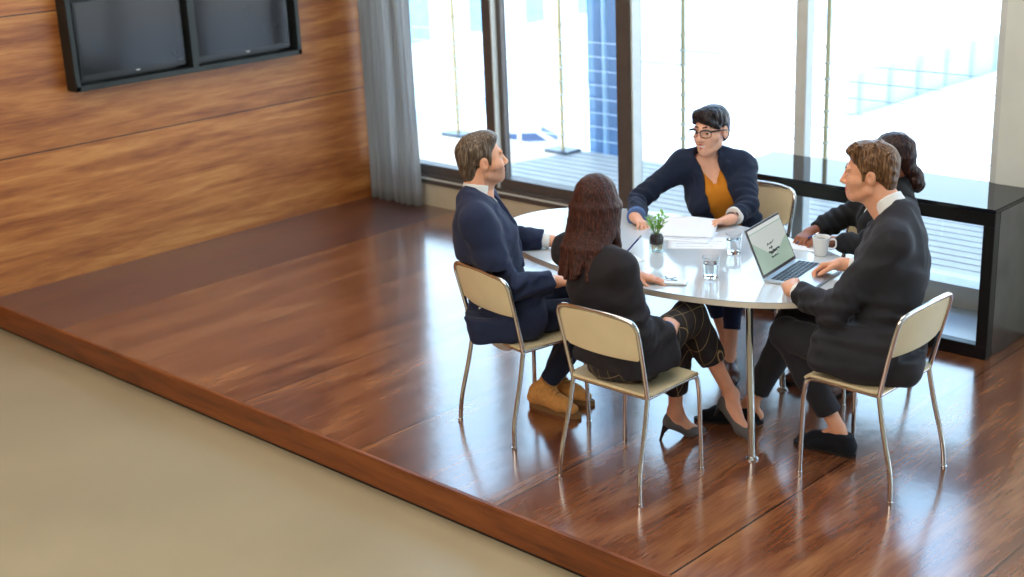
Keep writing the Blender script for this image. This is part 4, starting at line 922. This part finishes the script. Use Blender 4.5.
blob('shirt', torso_prims(F, -.012) + [P('cyl', F.t(0, -.012, .02), h(0, -.024, -.075) * .55 + F.t(0, 0, .035) * .45 + F.u * .026, .072, .064, k=.008), P('cap', F.t(.03, .05, .05), F.t(.035, .085, .005), .013, .008, k=.006), P('cap', F.t(-.03, .05, .05), F.t(-.035, .085, .005), .013, .008, k=.006), chair_clear(*F.chair, y=-.182)], .0045, shirt_white, R_, noise=folds(.0018, 60, 4))
jk = torso_prims(F, .010, chest=.192, waist=.168) + sleeve(F.sR, F.eR, F.wR, 1.0, (.074, .064, .050), .05) + sleeve(F.sL, F.eL, F.wL, 1.0, (.074, .064, .050), .05)
jk += [P('box', F.p(-.015, -.005, .0), (.215, .17, .12), .075, M=F.M, k=.05), P('cap', F.p(.10, .04, .0), F.p(.13, .13, .0), .09, .07, k=.05), P('box', F.p(-.15, .13, -.005), (.085, .15, .095), .05, M=F.M, k=.04)]
jk += [P('cap', F.t(0, .125, .10), F.p(0, .20, .16), .060, .012, M=F.M, sc=(1, 1.6, 1), k=.004, mode='s'), P('cap', F.t(0, .02, .080), F.t(-.01, .11, .085), .060, .078, k=.004, mode='s')] + lapels(F, top=.09) + [seat_clip()]
jk.append(chair_clear((5.53, 1.245), 88.5, -.182))
blob('jacket', jk, .005, charcoal, R_, noise=suit(F, 24))
for W_, E_ in ((F.wR, F.eR), (F.wL, F.eL)):
    d = unit(V3(W_) - V3(E_)); blob('shirt_cuff', [P('cyl', V3(W_) - d * .06, V3(W_) - d * .028, .038, .037)], .004, shirt_white, R_)
trousers(F, charcoal, R_, (.172, .14, .11), hem=(.055, .085), seed=34, r=(.090, .072, .066, .054))
shoe(R_, 'shoe', (4.895, 1.385, 0), (4.615, 1.22, 0), F.aR, black_suede, black_sole, w=(.031, .043), lace=heel_black)
shoe(R_, 'shoe', (5.415, 1.325, 0), (5.115, 1.295, 0), F.aL, black_suede, black_sole, w=(.031, .043), lace=heel_black)

# ---- dark-haired woman mostly hidden behind him
F = Fig(base=(4.97, 2.12, 0), g=.92, fem=1, pel=(5.02, 2.17, .545), mid=(5.09, 2.15, .965), sR=(4.985, 2.27, .96), sL=(5.195, 2.03, .96), hd=(5.09, 2.12, 1.142), face=(-.80, -.58, -.12), hs=1.0,
        eR=(4.80, 2.14, .80), wR=(4.765, 1.955, .772), eL=(5.12, 1.86, .80), wL=(4.935, 1.885, .775),
        hR=(4.96, 2.22, .545), kR=(4.80, 1.86, .55), aR=(4.80, 2.0, .115), hL=(5.06, 2.10, .545), kL=(4.95, 1.74, .55), aL=(5.0, 1.92, .115),
        footR=(V3(4.815, 2.04, .05), V3(4.74, 1.90, .03), V3(4.72, 1.86, .028)), footL=(V3(5.015, 1.96, .05), V3(4.96, 1.82, .03), V3(4.94, 1.78, .028)),
        handR=dict(Fd=(.0, -.98, -.12), N=down, curl=(.6, .7, .5), thumb=(.3, .7)), handL=dict(Fd=(-.95, -.15, -.08), N=down, curl=(.25, .4, .3)))
R_ = person(F.base, 'woman in black with dark hair in a low bun, behind the man at the laptop')
blob('body', body_prims(F), .0042, [skin_brown], R_); eyes(F, R_); lips(F, R_, lip_m)
hair5 = hmat('dark_bun_hair', (24, 15, 16), (44, 28, 26), (92, 58, 42)); brows(F, R_, hair5, .0036)
h = F.h; H = F.H
blob('hair', [P('ell', h(0, -.018, .048), (.082, .102, .087), M=H), P('ell', h(0, -.07, -.0), (.066, .045, .065), M=H, k=.03), P('ell', h(0, -.105, -.105), (.050, .044, .054), M=H, k=.02), P('ell', h(.01, -.115, -.14), (.032, .03, .035), M=H, k=.02), P('ell', h(0, -.085, -.055), (.05, .04, .04), M=H, k=.02), P('ell', h(0, .108, -.018), (.09, .08, .088), M=H, k=.012, mode='s'), P('ell', h(0, .03, -.085), (.11, .075, .064), M=H, k=.012, mode='s'), P('cap', h(.05, .06, .085), h(.078, .0, .02), .016, .014, k=.02), P('cap', h(-.05, .06, .085), h(-.078, .0, .02), .016, .014, k=.02)], .0035, hair5, R_, noise=folds(.004, 110, 16))
tp = torso_prims(F, .012) + sleeve(F.sR, F.eR, F.wR, .95, (.066, .056, .046), .05) + sleeve(F.sL, F.eL, F.wL, .95, (.066, .056, .046), .05) + [P('cap', F.t(0, .12, .10), F.t(0, .15, -.14), .06, .012, M=F.M, sc=(1, 1.5, 1), k=.004, mode='s'), P('cap', F.t(0, -.01, .04), F.t(0, -.015, .065), .062, .058, k=.02), P('cap', F.t(0, .03, .085), F.t(0, .12, .11), .052, .062, k=.004, mode='s'), seat_clip()]
blob('blazer', tp, .0055, black_cloth, R_, noise=suit(F, 25))
blob('blouse', torso_prims(F, -.010), .006, shirt_white, R_)
trousers(F, olive, R_, (.168, .14, .105), g=.93, hem=(.05, .05), seed=35, r=(.088, .068, .062, .055))
shoe(R_, 'shoe', (4.825, 2.07, 0), (4.708, 1.835, 0), F.aR, brown_leather, black_sole, w=(.029, .040))
shoe(R_, 'shoe', (5.025, 1.99, 0), (4.93, 1.75, 0), F.aL, brown_leather, black_sole, w=(.029, .040))
# ------------------------------------------------------------------ things on the table
TT = TZ + .0006
def quad_solid(mb, pts, th, up=(0, 0, 1)):
    u = Vector(up) * th; a = [Vector(p) for p in pts]; n = len(a)
    mb.add([tuple(p) for p in a] + [tuple(p + u) for p in a], [tuple(range(n - 1, -1, -1)), tuple(range(n, 2 * n))] + [(i, (i + 1) % n, n + (i + 1) % n, n + i) for i in range(n)]); return mb
# laptop
alu = mat('laptop_aluminium', (196, 200, 204), rough=.3, metal=.85, var=.03, bscale=20); key_m = mat('laptop_key', (40, 42, 46), rough=.5, var=.1, bscale=60); lap_dark = mat('laptop_bezel', (48, 34, 40), rough=.3, var=.1, bscale=30)
def emit(name, c, s):
    M = bpy.data.materials.new(name); M.use_nodes = True; b = M.node_tree.nodes['Principled BSDF']; b.inputs['Base Color'].default_value = lin((30, 30, 30)); b.inputs['Roughness'].default_value = .25
    n = M.node_tree.nodes.new('ShaderNodeTexNoise'); n.inputs['Scale'].default_value = 6; r = M.node_tree.nodes.new('ShaderNodeValToRGB')
    cc = lin(c); r.color_ramp.elements[0].color = tuple(v * .93 for v in cc[:3]) + (1,); r.color_ramp.elements[1].color = cc
    M.node_tree.links.new(n.outputs['Fac'], r.inputs[0]); M.node_tree.links.new(r.outputs[0], b.inputs['Emission Color']); b.inputs['Emission Strength'].default_value = s; return M
scr_bg = emit('screen_mint', (168, 192, 174), .8); scr_lt = emit('screen_pale', (206, 212, 206), .85); scr_ink = emit('screen_ink', (44, 60, 56), .5); scr_bar = emit('screen_bar', (222, 226, 224), .85)
LW, LD, LH = .355, .245, .232
lp = empty('laptop', (4.931, 1.437, TT), math.atan2(-.158, .987) * 0 + math.atan2(.987, -.158) - PI / 2, label='open silver laptop with a pale green screen, in front of the man in charcoal', cat='laptop')
# local: y along the hinge, -x ... base runs to +x (towards the man), screen leans to -x
MB().box((LD / 2, 0, .007), (LD, LW, .012), bev=.004).build('base', alu, lp)
kb = MB()
for r_ in range(5):
    for c_ in range(13): kb.box((.035 + r_ * .0205, -.145 + c_ * .0242, .0142), (.0165, .0195, .0022), bev=.0008)
o = kb.build('keyboard', key_m, lp)
MB().box((.19, 0, .0134), (.075, .11, .0008)).build('trackpad', MATS['laptop_aluminium'], lp, smooth=False)
la = math.radians(114); dx, dz = math.cos(la), math.sin(la); Ry = Matrix(((dx, 0, dz), (0, 1, 0), (dz, 0, -dx)))   # local x -> up the lid, z -> towards the man
hx, hz = .004, .014
def onl(u, v, w=0): return (hx + dx * u + dz * w, v, hz + dz * u - dx * w)
MB().box(onl(LH / 2, 0, -.003), (LH, LW, .006), rot=Ry, bev=.003).build('lid', alu, lp)
MB().box(onl(LH / 2, 0, .0006), (LH - .004, LW - .004, .002), rot=Ry, bev=.001).build('bezel', lap_dark, lp)
# seen from the man's side the screen's left edge is at -y (near the camera)
def poly(pts, w, name, m, par):
    mb = MB(); quad_solid(mb, [onl(u, v, w) for u, v in pts], .0006, up=(dz, 0, -dx)); return mb.build(name, m, par, smooth=False)
sd = poly([(.016, -.168), (.016, .168), (.222, .168), (.222, -.168)], .0018, 'display', scr_bg, lp)
poly([(.200, -.168), (.200, .168), (.130, .168), (.075, .02), (.072, -.02), (.165, -.168)], .0026, 'page', scr_lt, sd)
poly([(.205, -.168), (.205, .168), (.222, .168), (.222, -.168)], .0026, 'menu_bar', scr_bar, sd)
ink = MB(); rg = np.random.default_rng(3)
for li, (u, v0, v1, th, am) in enumerate(((.128, -.045, .035, .0022, .006), (.108, -.035, .005, .0026, .006), (.088, -.050, .055, .0042, .009), (.066, -.040, .035, .0022, .005))):
    v = v0; pts = []
    while v < v1: pts.append(onl(u + rg.uniform(-am, am), v, .0044)); v += .005
    ink.tube(pts, th * .8, 5)
ink.build('lettering', scr_ink, sd)
# mug
china = mat('white_china', (232, 230, 224), rough=.2, coat=.4, var=.02, bscale=10)
mg = empty('mug', (4.945, 1.765, TT), math.radians(35), label='white mug with a handle, behind the laptop near the right end of the table', cat='mug')
MB().lathe([(0, 0), (.026, 0), (.030, .004), (.041, .085), (.0415, .09), (.0385, .09), (.037, .084), (.028, .008), (0, .007)], n=32).build('cup', china, mg)
MB().tube(fillet([(.036, 0, .074), (.066, 0, .078), (.070, 0, .035), (.034, 0, .026)], .02, 6), .0045, 10).build('handle', china, mg)
MB().lathe([(0, .074), (.0362, .074)], n=24).build('coffee', mat('coffee', (58, 34, 20), rough=.1, var=.1, bscale=30), mg)
# water glasses
glass_m = mat('drinking_glass', (248, 250, 250), rough=.02, trans=1.0, ior=1.45, var=.01, bscale=5); water_m = mat('water', (246, 250, 252), rough=.0, trans=1.0, ior=1.33, var=.01, bscale=5)
for (x, y), lb in (((4.733, 1.185), 'short glass of water near the front edge of the table, left of the laptop'), ((4.60, 1.555), 'short glass of water behind the laptop screen, by the papers')):
    g = empty('water_glass', (x, y, TT), label=lb, cat='glass', group='water glasses on the table')
    MB().lathe([(0, 0), (.031, 0), (.034, .003), (.0385, .098), (.0365, .0985), (.0325, .012), (0, .010)], n=32).build('tumbler', glass_m, g)
    MB().lathe([(0, .0106), (.0319, .0126), (.0349, .068), (0, .068)], n=32).build('water', water_m, g)
# plant in a jar
pot = empty('potted_plant', (4.28, 1.375, TT), label='small green plant in a glass jar of soil and pale pebbles', cat='plant')
MB().lathe([(0, 0), (.033, 0), (.036, .005), (.0375, .03), (.0365, .070), (.030, .082), (.031, .092), (.028, .092), (.027, .082), (.0335, .069), (.0345, .03), (.033, .006), (0, .004)], n=28).build('jar', pane_mat('jar_glass', (.95, .97, .96), 1.2), pot)
peb = MB(); rg = np.random.default_rng(4); pebm = mat('pebble', (206, 196, 172), rough=.7, var=.15, bscale=40)
for i in range(70):
    a, r_, z = rg.uniform(0, 6.28), .028 * math.sqrt(rg.uniform(.2, 1)), rg.uniform(.010, .036); s = rg.uniform(.004, .006)
    peb.lathe([(0, -s), (s * .7, -s * .6), (s, 0), (s * .7, s * .6), (0, s)], (r_ * math.cos(a), r_ * math.sin(a), z), 8)
tag(peb.build('pebbles', pebm, pot), kind='stuff')
MB().lathe([(0, .038), (.033, .038), (.0335, .055), (.0325, .068), (.027, .080), (.02, .084), (0, .086)], n=24).build('soil', mat('soil', (56, 50, 54), rough=.95, var=.25, bscale=90, bump=.4), pot)
leaf_m = mat('leaf_green', (122, 178, 62), rough=.5, var=.18, bscale=30); stem_m = mat('stem_green', (104, 150, 62), rough=.6, var=.1, bscale=30)
rg = np.random.default_rng(6)
for k in range(9):
    a = k * 2.4; ln = rg.uniform(.07, .125); tilt = rg.uniform(.15, .55); d = Vector((math.cos(a) * math.sin(tilt), math.sin(a) * math.sin(tilt), math.cos(tilt)))
    b0 = Vector((math.cos(a) * .008, math.sin(a) * .008, .083)); pts = [b0 + d * ln * t + Vector((0, 0, .012 * t * t)) for t in (0, .33, .66, 1)]
    st = MB().tube(pts, [.0016, .0014, .0012, .0008], 6).build('stem', stem_m, pot)
    lf = MB()
    for q in range(8):
        t = .25 + .75 * q / 7; c = b0 + d * ln * t; az = a + q * 2.1 + rg.uniform(-.4, .4); up_ = rg.uniform(.5, 1.0)
        ld = Vector((math.cos(az), math.sin(az), up_)).normalized(); sd_ = ld.cross(Vector((0, 0, 1))).normalized(); nn = sd_.cross(ld); L_ = rg.uniform(.022, .034); w_ = L_ * .22
        P_ = [c, c + ld * L_ * .35 + sd_ * w_ + nn * .002, c + ld * L_ * .7 + sd_ * w_ * .8, c + ld * L_ - nn * .003, c + ld * L_ * .7 - sd_ * w_ * .8, c + ld * L_ * .35 - sd_ * w_ + nn * .002]
        quad_solid(lf, P_, .0006, up=nn)
    lf.build('leaves', leaf_m, st)
# phones
ph_w = mat('phone_white', (228, 230, 230), rough=.15, coat=.4, var=.02, bscale=10); ph_b = mat('phone_black', (22, 22, 26), rough=.12, coat=.3, var=.1, bscale=10)
ph = empty('phone', (4.640, 1.015, TT), math.radians(-62), label='white smartphone lying on the table under the hand of the woman in plaid', cat='phone')
MB().box((0, 0, .0045), (.07, .14, .008), bev=.003).build('case', ph_w, ph); MB().box((0, 0, .0088), (.062, .118, .0012), bev=.0005).build('screen', mat('phone_screen', (206, 212, 216), rough=.1, var=.03, bscale=10), ph)
# keys under the fingers
ky = empty('key_ring', (4.615, 1.025, TT + .0105), label='dark bunch of keys on the white smartphone', cat='keys')
MB().tube([(.014 * math.cos(2 * PI * i / 16), .014 * math.sin(2 * PI * i / 16), .0) for i in range(17)], .0014, 6, cap=False).build('ring', chrome, ky)
for a in (.3, 1.3, 2.5): MB().box((.027 * math.cos(a), .027 * math.sin(a), .0), (.034, .010, .003), rot=Matrix.Rotation(a, 3, 'Z'), bev=.001).build('key', ph_b, ky)
# papers
paper_m = mat('paper', (236, 238, 242), rough=.8, var=.015, bscale=6); ink_blue = mat('pen_blue', (52, 62, 120), rough=.3, var=.1, bscale=20)
pr_m = mat('print_grey', (150, 156, 170), rough=.8, var=.05, bscale=20)
def sheet(x, y, z, rz, label, w=.297, h=.21, lift=0.0, lines=0, group='papers on the table'):
    root = empty('paper_sheet', (x, y, z), math.radians(rz), label=label, cat='paper', group=group); G = []
    zz = lambda u, v: .0004 + lift * (max(0, v - .25) / .75) ** 1.6 * (1 - .5 * abs(u - .5))
    for j in range(9):
        G.append([(w * (i / 10 - .5), h * (j / 8 - .5), zz(i / 10, j / 8)) for i in range(11)])
    o = MB().grid(G).build('sheet', paper_m, root); o.modifiers.new('thickness', 'SOLIDIFY').thickness = .0005
    if lines:
        mb = MB()
        for k in range(lines):
            v = .2 + .6 * k / max(1, lines - 1); mb.box((-.02 + .01 * (k % 3), h * (v - .5), zz(.5, v) + .0006), (w * (.6 + .08 * ((k * 7) % 3)), .0022, .0004))
        tag(mb.build('print', pr_m, root, smooth=False), kind='stuff')
    return root
sheet(4.20, 1.72, TT, 28, 'white sheet between the hands of the woman in mustard, topmost, far edge raised', lift=.05, lines=0).location.z = TT + .004
sheet(4.235, 1.655, TT + .0012, 20, 'printed white sheet lying under the raised sheet, nearer the plant', lines=6)
sheet(4.365, 1.60, TT, 34, 'white sheet lying flat by the second water glass', lines=4)
sheet(4.215, 1.185, TT, -24, 'white sheet half hidden behind the long-haired woman', w=.21, h=.15, lines=3)
sheet(4.79, 1.845, TT, 12, 'white notepaper under the hands of the woman with the bun', w=.21, h=.15, lines=0)
def pen(a, b, label):
    r = empty('pen', a, label=label, cat='pen'); d = Vector(b) - Vector(a)
    MB().tube([tuple(d * t) for t in (0, .04, .12, .9, 1)], [.0006, .002, .0042, .0042, .003], 10).build('barrel', ink_blue, r); MB().tube([tuple(d * .88), tuple(d * 1.0)], .0046, 10).build('cap', chrome, r)
pen((4.755, 1.850, TT + .003), (4.84, 1.915, TT + .055), 'dark blue pen held by the woman with the bun')
pen((4.205, 1.22, TT + .004), (4.245, 1.30, TT + .085), 'dark blue pen standing up from the half hidden sheet')
